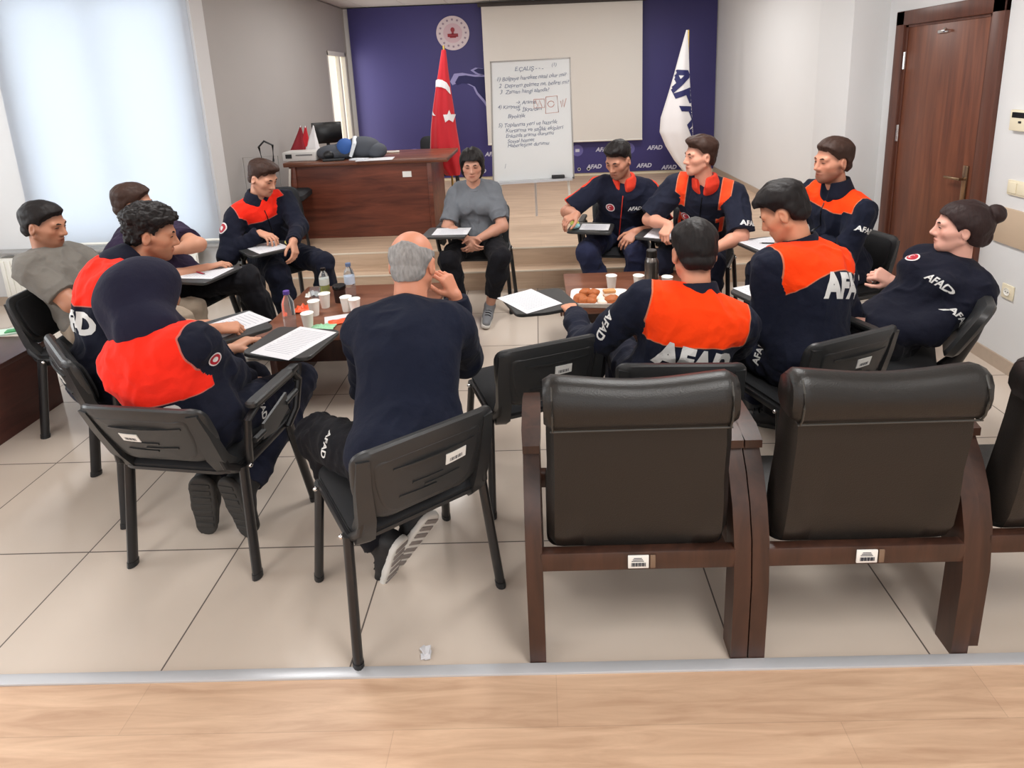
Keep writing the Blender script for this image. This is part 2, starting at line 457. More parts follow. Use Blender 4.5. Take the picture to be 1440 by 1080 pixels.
# ------------------------------------------------------------------ printed blue backdrop
mbk = bpy.data.materials.new('backdrop_print'); t = NT(mbk)
tc = t.n('ShaderNodeTexCoord'); nz = t.n('ShaderNodeTexNoise'); nz.inputs['Scale'].default_value = 0.55; nz.inputs['Detail'].default_value = 1
t.l(tc.outputs['Object'], nz.inputs['Vector'])
t.l(t.mix(t.math('MULTIPLY', t.math('SUBTRACT', nz.outputs[0], 0.3), 2.2, True), srgb(46, 41, 96), srgb(64, 59, 124)), t.b.inputs['Base Color'])
t.b.inputs['Roughness'].default_value = 0.55
bk = tag(MB().span((-2.63, 8.972, 0.36), (2.585, 8.986, 2.82)).build('wall_backdrop', mbk), 'wide blue printed backdrop covering the wall behind the stage', 'backdrop')
def decal(pts, name, mt, parent, y, z0=0):
    mbb = MB(); n = len(pts)
    vs = [(p[0], y, p[1]) for p in pts] + [(p[0], y + 0.002, p[1]) for p in pts]
    fs = [tuple(range(n)), tuple(range(2 * n - 1, n - 1, -1))] + [(i, (i + 1) % n, n + (i + 1) % n, n + i) for i in range(n)]
    return mbb.add(vs, fs).build(name, mt, parent, smooth=False)
M_mapd = mat('print_navy', (28, 26, 84), 0.55); M_mapl = mat('print_pale', (150, 146, 196), 0.55); M_logo = mat('print_white', (205, 205, 222), 0.55); M_logod = mat('print_dim', (140, 138, 190), 0.55)
cst = [(640, 116), (645, 107), (655, 106), (668, 108), (680, 108), (700, 112), (700, 170), (681, 140), (672, 130), (668, 122), (660, 118), (650, 117), (643, 120)]
isl = [(666, 99), (672, 96), (681, 97), (686, 102), (680, 105), (672, 103)]
for nm, poly in (('map_coast', cst), ('map_cape', isl)):
    P = [at(x, y, 8.97) for x, y in poly]; c0 = sum(P, Vector()) / len(P)
    decal([((p.x - c0.x) * 1.16 + c0.x - 0.03, (p.z - c0.z) * 1.24 + c0.z) for p in P], nm + '_glow', M_mapl, bk, 8.9695)
    decal([(p.x, p.z) for p in P], nm, M_mapd, bk, 8.967)
em = MB(); C0 = at(636.5, 46.5, 8.95)
rc = lambda r, z0, z1: [(r, z0), (r, z1)]
MR = Matrix.Translation((C0.x, 8.968, C0.z)) @ Matrix.Rotation(PI / 2, 4, 'X')
em.lathe([(0.235, 0), (0.235, 0.006)], 48, M=MR)
e0 = em.build('emblem', mat('emblem_white', (214, 200, 205), 0.5), bk)
er = MB(); er.lathe([(0.135, 0.0062), (0.135, 0.008)], 40, M=MR)
er.build('emblem_centre', mat('emblem_rose', (205, 176, 186), 0.5), e0)
es = MB()
for i in range(16):
    a = 2 * PI * i / 16; es.box((C0.x + 0.185 * math.cos(a), 8.9605, C0.z + 0.185 * math.sin(a)), (0.026, 0.003, 0.026), M=Matrix.Translation((C0.x + 0.185 * math.cos(a), 8.9605, C0.z + 0.185 * math.sin(a))) @ Matrix.Rotation(-a, 4, 'Y'))
es.build('emblem_star_ring', mat('emblem_grey', (150, 132, 150), 0.5), e0)
ec = MB(); ec.ball((C0.x, 8.958, C0.z + 0.045), (0.03, 0.003, 0.034)); ec.box((C0.x, 8.958, C0.z - 0.03), (0.15, 0.004, 0.045), bev=0.0015); ec.box((C0.x, 8.958, C0.z - 0.055), (0.09, 0.004, 0.02), bev=0.0015); ec.box((C0.x, 8.958, C0.z + 0.005), (0.03, 0.004, 0.05), bev=0.0015)
ec.build('emblem_crest', mat('emblem_red', (150, 40, 52), 0.5), e0)
# small repeated logos
lv, lf2 = text_mesh('AFAD', 0.085, 0.0006, 0.25, 0.003)
lg = MB(); sm = MB()
for (x, z, k) in [(1.717, .70, 1), (2.085, .692, 0), (1.34, .70, 0), (0.96, .70, 1), (0.58, .70, 0), (1.56, .44, 1), (1.93, .40, 1), (2.3, .43, 0), (1.19, .44, 0), (0.82, .45, 1), (-2.2, .735, 1), (-2.42, .79, 0), (-1.83, .73, 0), (-1.45, .73, 1), (-1.05, .70, 0), (-0.68, .69, 1), (-0.9, .44, 1)]:
    if k: lg.add([(v.x + x, 8.968 - v.z, v.y + z) for v in lv], lf2)
    else: sm.lathe([(0.085, 0), (0.085, 0.002)], 20, M=Matrix.Translation((x, 8.971, z)) @ Matrix.Rotation(PI / 2, 4, 'X')); lg.box((x, 8.966, z), (0.06, 0.002, 0.045), bev=0.0008)
lg.build('logo_lettering', M_logo, bk, smooth=False); sm.build('logo_disc', mat('print_disc', (104, 100, 164), 0.55), bk)

# projector screen
ps = empty('projector_screen', (0.395, 8.86, 0.83)); tag(ps, 'large blank white projector screen pulled down in front of the blue backdrop', 'screen')
MB().span((-1.12, 0, 0.02), (1.12, 0.004, 1.93)).build('sheet', mat('screen_sheet', (226, 223, 217), 0.7), ps, smooth=False)
MB().tube([(-1.12, 0.002, 0.015), (1.12, 0.002, 0.015)], 0.013).build('weight_bar', M_white, ps)
MB().span((-1.17, -0.035, 1.93), (1.17, 0.06, 1.985), bev=0.01).build('case', mat('screen_case', (58, 52, 50), 0.5), ps)

# ------------------------------------------------------------------ flags
M_red = mat('flag_red', (196, 14, 34), 0.6, sheen=0.2, noise=0.05, nscale=8); M_flw = mat('flag_white', (232, 230, 232), 0.65, sheen=0.2)
M_navy_print = mat('flag_navy', (34, 36, 92), 0.6); M_brass = mat('brass', (190, 160, 90), 0.25, metal=1.0)
def drape(outl, Y, depth, folds, seed):
    "closed furled cloth: outline rows of (left, right) pixels against height"
    rows = []; rnd = random.Random(seed); ph = rnd.random() * 6
    for (y, xl, xr) in outl:
        a = at(xl, y, Y); b = at(xr, y, Y); c = (a + b) / 2; hw = (b.x - a.x) / 2; row = []
        for k in range(72):
            g = 2 * PI * k / 72; w = 1 + 0.10 * math.sin(folds * g + ph + c.z * 0.8) * min(1, hw / 0.1)
            row.append(Vector((c.x + math.cos(g) * hw * (0.93 + 0.07 * w), Y + math.sin(g) * hw * depth * w, c.z)))
        rows.append(row)
    return rows
def lerp_rows(o, n):
    out = []
    for i in range(len(o) - 1):
        for k in range(n):
            t = k / n; out.append(tuple(o[i][j] * (1 - t) + o[i + 1][j] * t for j in range(3)))
    return out + [o[-1]]
def project_front(vs, bvh, Y, off=0.006):
    out = []
    for v in vs:
        h = bvh.ray_cast(Vector((v.x, Y - 2, v.z)), Vector((0, 1, 0)))
        out.append(Vector((v.x, (h[0].y if h[0] is not None else Y) - off - 0.001, v.z)))
    return out
FY = 8.0
FT = 6.78
tf = empty('flag', (at(624, 70, FT).x, FT, ZS)); tag(tf, 'furled red flag with white crescent and star standing behind the desk', 'flag', 'flags on poles')
rows = drape(lerp_rows([(70, 621, 627), (100, 616.5, 630.5), (125, 612.5, 634), (150, 609, 638), (180, 606, 642), (210, 605, 647), (230, 612, 649), (246, 627, 647)], 5), FT, 0.75, 7, 3)
inv = Matrix.Translation(-tf.location)
cl = MB().loft(rows); clo = cl.build('cloth', M_red, tf, M=inv)
bv = BVHTree.FromPolygons([list(p) for p in cl.v], cl.f)
def sub_poly(pts, name, parent, mt, Y, bvh, inv):
    bm = bmesh.new(); vs = [bm.verts.new((p.x, 0, p.z)) for p in pts]; bm.faces.new(vs)
    bmesh.ops.triangulate(bm, faces=bm.faces[:])
    for _ in range(4):
        es = [e for e in bm.edges if e.calc_length() > 0.03]
        if not es: break
        bmesh.ops.subdivide_edges(bm, edges=es, cuts=1); bmesh.ops.triangulate(bm, faces=[f for f in bm.faces if len(f.verts) > 3])
    bm.verts.index_update()
    q = project_front([v.co for v in bm.verts], bvh, Y)
    mm = MB().add(q, [[v.index for v in f.verts] for f in bm.faces]); bm.free()
    return mm.build(name, mt, parent, M=inv)
sub_poly([at(x, y, FT) for x, y in [(613, 113), (617, 111.5), (623, 112.5), (629, 116), (633, 123), (634.5, 133), (632, 130), (628, 125), (622, 122.5), (616, 122), (612.5, 123)]], 'crescent', clo, M_flw, FT, bv, inv)
sub_poly([at(x, y, FT) for x, y in [(609, 156), (611.5, 160), (614.5, 162), (611, 162.5), (608.5, 161)]], 'crescent_tip', clo, M_flw, FT, bv, inv)
st = []
for k in range(10):
    a = PI / 2 + k * PI / 5; r = 8.6 if k % 2 == 0 else 3.6
    st.append(at(633 + r * math.cos(a), 163.5 - r * math.sin(a) * 1.12, FT))
sub_poly(st, 'star', clo, M_flw, FT, bv, inv)
MB().tube([(0, 0, 0.03), (0, 0, at(624, 64, FT).z - ZS)], 0.012).build('pole', M_brass, tf)
MB().lathe([(0.15, 0), (0.15, 0.02), (0.04, 0.05), (0.02, 0.08)], 24).build('base', M_brass, tf)
# white organisation flag
ax = at(968, 60, FY).x
wfg = empty('flag', (ax, FY, ZS)); tag(wfg, 'furled white flag with big dark blue letters beside the screen', 'flag', 'flags on poles')
rows = drape(lerp_rows([(42, 965, 967.5), (70, 957, 968.5), (105, 947.5, 969.5), (135, 938.5, 971), (165, 929, 973), (185, 927.5, 974), (205, 936, 974), (225, 948, 974), (242, 962, 973)], 5), FY, 0.6, 5, 8)
inv = Matrix.Translation(-wfg.location)
cl = MB().loft(rows); clo = cl.build('cloth', M_flw, wfg, M=inv)
bv = BVHTree.FromPolygons([list(p) for p in cl.v], cl.f)
vs, fs = text_mesh('AFAD', 0.45, 0.0, 0.12, 0.014, 1.0, 'LEFT', 0.03)
p0 = at(946, 92, FY); ca, sa = math.cos(math.radians(-66)), math.sin(math.radians(-66))
q = []
for v in vs:
    q.append(Vector((p0.x + v.x * ca - v.y * sa, 0, p0.z + v.x * sa + v.y * ca)))
keep = [bv.ray_cast(Vector((p.x, FY - 2, p.z)), Vector((0, 1, 0)))[0] is not None for p in q]
fs = [f for f in fs if all(keep[i] for i in f)]
qq = project_front(q, bv, FY)
MB().add(qq, fs).build('lettering', M_navy_print, clo, M=inv, smooth=False)
MB().tube([(0.0, 0, 0.03), (0.0, 0, at(966, 42, FY).z - ZS)], 0.012).build('pole', M_brass, wfg)
MB().lathe([(0.15, 0), (0.15, 0.02), (0.04, 0.05), (0.02, 0.08)], 24).build('base', M_brass, wfg)

# ------------------------------------------------------------------ whiteboard on its easel
BY = 6.0
bc = at(750, 255, BY)
wbd = empty('whiteboard_easel', (bc.x, BY, ZS)); tag(wbd, 'white flip chart board on a tripod covered in handwriting, in front of the screen', 'whiteboard')
TL, TR, BL, BR = at(688, 86, BY), at(803, 80, BY), at(693, 258, BY), at(808, 251, BY)
inv = Matrix.Translation(-wbd.location)
tilt = 0.10
def bp(u, v, o=0.0):
    p = (TL * (1 - u) + TR * u) * (1 - v) + (BL * (1 - u) + BR * u) * v
    return inv @ Vector((p.x, BY + tilt * (1 - v) - o, p.z))
def bquad(u0, v0, u1, v1, o0, o1):
    k = [bp(u0, v0, o1), bp(u1, v0, o1), bp(u1, v1, o1), bp(u0, v1, o1), bp(u0, v0, o0), bp(u1, v0, o0), bp(u1, v1, o0), bp(u0, v1, o0)]
    return k, [(0, 1, 2, 3), (7, 6, 5, 4), (0, 4, 5, 1), (1, 5, 6, 2), (2, 6, 7, 3), (3, 7, 4, 0)]
pn = MB().add(*bquad(0.0, 0.0, 1, 1, -0.012, 0.0)).build('board', mat('whiteboard_face', (222, 224, 224), 0.25), wbd, smooth=False)
fr = MB()
for a in ((0, 0, 1, 0.012), (0, 0.985, 1, 1.0), (0, 0, 0.018, 1), (0.982, 0, 1, 1)): fr.add(*bquad(*a, -0.016, 0.006))
fr.build('board_frame', mat('board_frame_grey', (150, 146, 142), 0.4, metal=0.5), wbd, smooth=False)
tr_ = MB().add(*bquad(0.06, 0.985, 0.97, 1.005, 0.0, 0.07)); tr_.build('pen_tray', M_alu, wbd, smooth=False)
lg_ = MB(); lg_.tube([bp(0.5, 0.1, -0.03), (0.02, 0.40, 0.0)], 0.012); lg_.build('leg', M_alu, wbd)
for u, dx in ((0.1, -0.02), (0.92, 0.03)):
    a = bp(u, 0.95, -0.03); MB().tube([a, (a.x + dx, a.y - 0.02, 0.0)], 0.012).build('leg', mat('pale_tube', (220, 218, 212), 0.35), wbd)
er_ = tag(MB().add([Vector((p.x, p.y, p.z)) for p in []], []).box((0, 0, 0.016), (0.13, 0.05, 0.032), bev=0.008).build('board_eraser', mat('eraser_black', (45, 45, 48), 0.7)), 'dark board eraser lying on the whiteboard pen tray', 'eraser')
pe = wbd.location + bp(0.80, 0.985, 0.035); er_.location = (pe.x, pe.y, pe.z + 0.002)
def board_text(lines, name, mt):
    for body, u, v, size in lines:
        w = MB()
        vs, fs = text_mesh(body, size * 0.92, 0.0, 0.22, 0.0002, 0.95, 'LEFT')
        o = bp(u, v, 0.002); ex = (bp(1, v, 0.002) - bp(0, v, 0.002)).normalized(); ey = (bp(u, 0, 0.002) - bp(u, 1, 0.002)).normalized()
        rn = random.Random(body); tl = rn.uniform(0.0, 0.03)
        w.add([o + ex * p.x + ey * (p.y + p.x * tl + 0.004 * math.sin(p.x * 60)) for p in vs], fs)
        w.build(name, mt, pn, smooth=False)
board_text([('E.ÇALIŞ - - -', 0.30, .075, .062), ('(1)', .76, .055, .05), ('1) Bölgeye hareket nasıl olur mi?', .07, .15, .060), ('2  Deprem gelmez ne, belirti mi?', .10, .205, .060), ('3  Zaman hangi alanda?', .11, .255, .060),
            ('→ Arama', .30, .345, .058), ('4) Kimyasal', .08, .375, .055), ('→ İlkyardım', .30, .405, .058), ('Biyolojik', .20, .455, .058), ('5) Toplanma yeri ve hazırlık', .08, .525, .060), ('Kurtarma ve sağlık ekipleri', .17, .57, .060), ('Enkazda arama durumu', .17, .615, .058), ('Sosyal hizmet', .19, .66, .056), ('Haberleşme durumu', .19, .695, .056), ('|', .15, .86, .05)], 'marker_writing', mat('marker_blue', (118, 126, 146), 0.7))
sk = MB()
def stroke(pts):
    sk.tube([bp(u, v, 0.002) for u, v in pts], 0.0035, 5)
stroke([(.53, .325), (.66, .325), (.66, .395), (.53, .395), (.53, .325)]); stroke([(.55, .33), (.58, .385), (.60, .335), (.63, .39)]); stroke([(.68, .31), (.82, .305), (.83, .44), (.67, .445), (.68, .31)])
stroke([(.74 + .04 * math.cos(a), .37 + .025 * math.sin(a)) for a in [i * .5 for i in range(13)]]); stroke([(.86, .35), (.87, .40), (.89, .34), (.90, .40), (.93, .33)])
sk.build('marker_sketch', mat('marker_red', (205, 160, 150), 0.7), pn)

# ------------------------------------------------------------------ desk on the stage
M_desk = wood('desk_wood', (74, 36, 26), (122, 66, 48), 2.0, (0.8, 7, 7), 0.38)
M_deskt = wood('desk_top_wood', (84, 46, 32), (132, 82, 58), 2.0, (0.8, 7, 7), 0.3)
dk = empty('desk', (-1.66, 5.74, ZS)); tag(dk, 'brown wooden office desk standing at the front of the stage', 'desk')
MB().span((-0.76, -0.05, 0.715), (0.80, 0.78, 0.755), bev=0.006).build('desk_top', M_deskt, dk)
MB().span((-0.66, 0.0, 0.0), (0.60, 0.025, 0.715)).build('front_panel', M_desk, dk)
MB().span((0.60, -0.02, 0.0), (0.64, 0.72, 0.715), bev=0.004).build('side_panel', M_desk, dk)
MB().span((-0.72, -0.02, 0.0), (-0.66, 0.72, 0.715), bev=0.004).build('side_panel', M_desk, dk)
MB().box((0.40, -0.003, 0.605), (0.085, 0.004, 0.055)).build('sticker', M_sticker, dk)
MB().tube([(-0.70, -0.045, 0.70), (-0.735, -0.04, 0.45), (-0.70, -0.035, 0.12)], 0.011).build('cable', mat('cable_white', (220, 214, 205), 0.5), dk)
DT = ZS + 0.755
def on_desk(x, y): return onz(x, y, DT)
p = on_desk(424, 226)
pr = empty('printer', (p.x, p.y + 0.06, DT)); tag(pr, 'small pale printer on the end of the desk', 'printer')
MB().box((0, 0, 0.045), (0.33, 0.22, 0.09), bev=0.012).build('case', mat('printer_grey', (205, 203, 200), 0.45), pr)
MB().box((-0.1, -0.112, 0.05), (0.06, 0.004, 0.04)).build('panel', M_black, pr)
MB().box((0.05, -0.112, 0.06), (0.16, 0.004, 0.012)).build('slot', mat('slot_grey', (110, 110, 112), 0.5), pr)
def small_flag(x, y, label, mt, w, h):
    p = at(x, y, 6.12); f = empty('desk_flag', (p.x, p.y, DT)); tag(f, label, 'flag', 'little flags on the desk')
    MB().lathe([(0.035, 0), (0.035, 0.008), (0.008, 0.014)], 16).build('base', M_white, f)
    MB().tube([(0, 0, 0.01), (0, 0, 0.32)], 0.004).build('pole', M_steel, f)
    rows = []
    for i in range(9):
        q = i / 8; hw = 0.008 + w * q ** 1.1
        rows.append([Vector((math.cos(g) * hw - 0.5 * w * q, math.sin(g) * hw * 0.4 * (1 + 0.2 * math.sin(5 * g)), 0.31 - h * q)) for g in (2 * PI * k / 20 for k in range(20))])
    MB().loft(rows).build('cloth', mt, f)
small_flag(427, 216, 'tiny dark red flag on a table stand on the desk', mat('flag_dark_red', (140, 22, 36), 0.6), 0.085, 0.24)
small_flag(434, 216, 'tiny red flag half hidden between the dark red and white ones on the desk', M_red, 0.045, 0.20)
small_flag(445, 216, 'tiny white flag on a table stand on the desk', M_flw, 0.085, 0.27)
p = on_desk(462, 214)
p = at(462, 205, 6.40); mo = empty('monitor', (p.x, 6.40, DT), 0.35); tag(mo, 'black computer monitor turned away on the desk', 'monitor')
MB().box((0, 0, 0.22), (0.30, 0.03, 0.22), bev=0.008).build('screen', M_blackg, mo)
MB().tube([(0, 0.02, 0.01), (0, 0.02, 0.14)], 0.018).build('stand', M_black, mo)
MB().lathe([(0.10, 0), (0.10, 0.012), (0.02, 0.02)], 24).build('base', M_black, mo)
p = on_desk(490, 224)
bgx = empty('shoulder_bag', (p.x, p.y + 0.08, DT), 0.1); bgx.scale = (1.15, 1.1, 1.3); tag(bgx, 'grey and blue sports bag slumped on the desk', 'bag')
M_bag = mat('bag_cloth', (72, 76, 84), 0.8, bump=0.3, bscale=300); 
body = MB()
for c, r in (((0.10, 0.02, 0.075), (0.16, 0.11, 0.085)), ((-0.14, -0.01, 0.05), (0.14, 0.10, 0.06)), ((0.22, 0.0, 0.05), (0.09, 0.09, 0.06)), ((-0.04, 0.0, 0.06), (0.12, 0.10, 0.07))): body.ball(c, r, 20, 12)
body.build('body', M_bag, bgx)
MB().ball((-0.03, -0.03, 0.085), (0.075, 0.085, 0.07), 16, 10).build('pocket', mat('bag_blue', (52, 92, 160), 0.8), bgx)
MB().tube([(0.02, -0.11, 0.02), (0.055, -0.09, 0.11), (0.05, 0.0, 0.155), (0.03, 0.08, 0.11)], 0.012, flat=1.6).build('strap', mat('strap_white', (215, 220, 225), 0.7), bgx)
MB().ball((-0.16, -0.09, 0.04), (0.05, 0.04, 0.035)).build('pouch', M_black, bgx)
p = on_desk(470, 226); tag(MB().box((p.x, p.y, DT + 0.012), (0.20, 0.10, 0.024), rz=0.2, bev=0.008).build('keyboard', M_black), 'dark keyboard lying on the desk in front of the bag', 'keyboard')
p = on_desk(528, 224); tag(MB().box((p.x, p.y, DT + 0.002), (0.34, 0.21, 0.003), rz=0.1).build('paper_sheet', M_paper), 'loose white paper sheet on the brown desk', 'paper')
p = on_desk(505, 225); tag(MB().box((p.x, p.y, DT + 0.008), (0.16, 0.10, 0.015), rz=-0.3, bev=0.003).build('notebook', mat('notebook_pale', (205, 208, 214), 0.6)), 'small pale notebook under the bag strap on the desk', 'notebook')
p = on_desk(548, 215); tag(MB().box((p.x, p.y, DT + 0.01), (0.20, 0.035, 0.018), rz=0.1, bev=0.004).build('pen_box', M_white), 'small white box near the back edge of the desk', 'box')

# chairs and things beside and behind the desk
M_uph = mat('black_upholstery', (34, 36, 40), 0.75, bump=0.25, bscale=500)
def office_chair(name, loc, rz, label, high):
    o = empty(name, loc, rz); tag(o, label, 'chair')
    MB().pad(rect(0.46, 0.46, 0.08), [(0.02, 0.43), (0, 0.45), (0, 0.49), (0.03, 0.51)]).build('seat', M_uph, o)
    MB().pad(rect(0.46, 0.50, 0.09), [(0.02, -0.03), (0, -0.015), (0, 0.02), (0.03, 0.035)], lambda p: (p.x, -0.24 - 0.12 * (p.y + 0.25) + p.z - 0.5 * p.x * p.x, high - 0.25 + p.y)).build('backrest', M_uph, o)
    for sx in (-0.22, 0.22):
        for sy in (-0.2, 0.2): MB().tube([(sx * 0.9, sy * 0.9, 0.44), (sx * 1.1, sy * 1.1, 0)], 0.013).build('leg', M_tube, o)
    MB().tube([(-0.15, -0.2, 0.45), (-0.15, -0.26, high - 0.3)], 0.012).tube([(0.15, -0.2, 0.45), (0.15, -0.26, high - 0.3)], 0.012).build('back_frame', M_tube, o)
    return o
office_chair('office_chair', (-1.20, 7.25, ZS), PI + 0.1, 'black office chair behind the desk near the red flag', 0.80)
office_chair('side_chair', (-2.40, 5.56, ZS), 0.12, 'dark grey chair squeezed between the desk end and the stage wall', 0.60)
cart = empty('folding_trolley', (-2.52, 5.45, ZS), 0.2); tag(cart, 'thin grey folding trolley with a black handle leaning by the stage wall', 'trolley')
MB().tube([(-0.15, 0, 0), (-0.15, 0.03, 0.85), (0.15, 0.03, 0.85), (0.15, 0, 0)], 0.004).build('frame', mat('trolley_grey', (165, 163, 160), 0.4, metal=0.6), cart)
MB().tube([(0.02, 0.02, 0.78), (0.0, 0.02, 0.94), (0.05, 0.02, 0.99), (0.12, 0.02, 0.95), (0.11, 0.02, 0.80)], 0.010).build('handle', M_black, cart)

# low wooden cabinet beside the left row of chairs
M_cab = wood('cabinet_wood', (62, 30, 26), (88, 46, 38), 2.2, (1.5, 1.5, 8), 0.35)
cb = empty('low_cabinet', (-3.25, 2.85, 0)); tag(cb, 'long low dark wooden cabinet at the far side of the room', 'cabinet')
MB().span((-0.37, -0.9, 0.0), (0.375, 0.41, 0.39)).build('body', M_cab, cb)
MB().span((-0.40, -0.93, 0.39), (0.395, 0.43, 0.42), bev=0.005).build('cabinet_top', M_cab, cb)
p = onz(15, 468, 0.42)
gp = empty('snack_wrapper', (p.x, p.y, 0.42), 0.4); tag(gp, 'green and white wrapper lying on the low cabinet', 'wrapper')
MB().box((0, 0, 0.008), (0.22, 0.10, 0.014), bev=0.005).build('sheet', mat('wrapper_pale', (200, 222, 205), 0.5), gp)
MB().box((0.02, -0.02, 0.018), (0.07, 0.05, 0.012), bev=0.005).build('print', mat('wrapper_green', (60, 150, 90), 0.5), gp)

# scrap of paper on the floor
p = onz(600, 921, 0.0)
sc_ = MB(); rn = random.Random(4)
for k in range(5): sc_.box((p.x + rn.uniform(-.012, .012), p.y + rn.uniform(-.01, .01), 0.007 + 0.002 * k), (0.028, 0.018, 0.006), M=Matrix.Translation((p.x + rn.uniform(-.012, .012), p.y + rn.uniform(-.012, .012), 0.006 + 0.002 * k)) @ Matrix.Rotation(rn.uniform(0, 3), 4, 'Z') @ Matrix.Rotation(rn.uniform(-.4, .4), 4, 'X'))
tag(sc_.build('paper_scrap', M_paper), 'crumpled scrap of white paper on the floor tiles', 'litter')
# ================================================================== PLASTIC CONFERENCE CHAIRS
M_shell = mat('chair_shell_plastic', (44, 45, 46), 0.36, spec=0.5, bump=0.12, bscale=1200)
M_cush = mat('chair_cushion_cloth', (24, 25, 28), 0.85, bump=0.35, bscale=700)
M_tabl = mat('tablet_board', (52, 53, 53), 0.38, bump=0.08, bscale=900)
def back_fn(p):
    x, h, t = p
    return (x, -0.225 - 0.26 * h + 0.55 * x * x - t, 0.485 + h + 0.10 * x * x)
SHELL = [(-0.175, 0.0), (0.175, 0.0), (0.228, 0.10), (0.238, 0.275), (-0.238, 0.275), (-0.228, 0.10)]
SHELL_R = round_poly(SHELL, [0.09, 0.09, 0.1, 0.06, 0.06, 0.1], 6)
PANEL = round_poly([(-0.135, 0.025), (0.135, 0.025), (0.165, 0.11), (0.178, 0.232), (-0.178, 0.232), (-0.165, 0.11)], [0.07, 0.07, 0.08, 0.03, 0.03, 0.08], 6)

def bent_box(mb, x0, x1, h0, h1, t0, t1, n=6, fn=None):
    rows = []
    for i in range(n + 1):
        x = x0 + (x1 - x0) * i / n
        rows.append([Vector(fn((x, h0, t0))), Vector(fn((x, h1, t0))), Vector(fn((x, h1, t1))), Vector(fn((x, h0, t1)))])
    return mb.loft(rows)

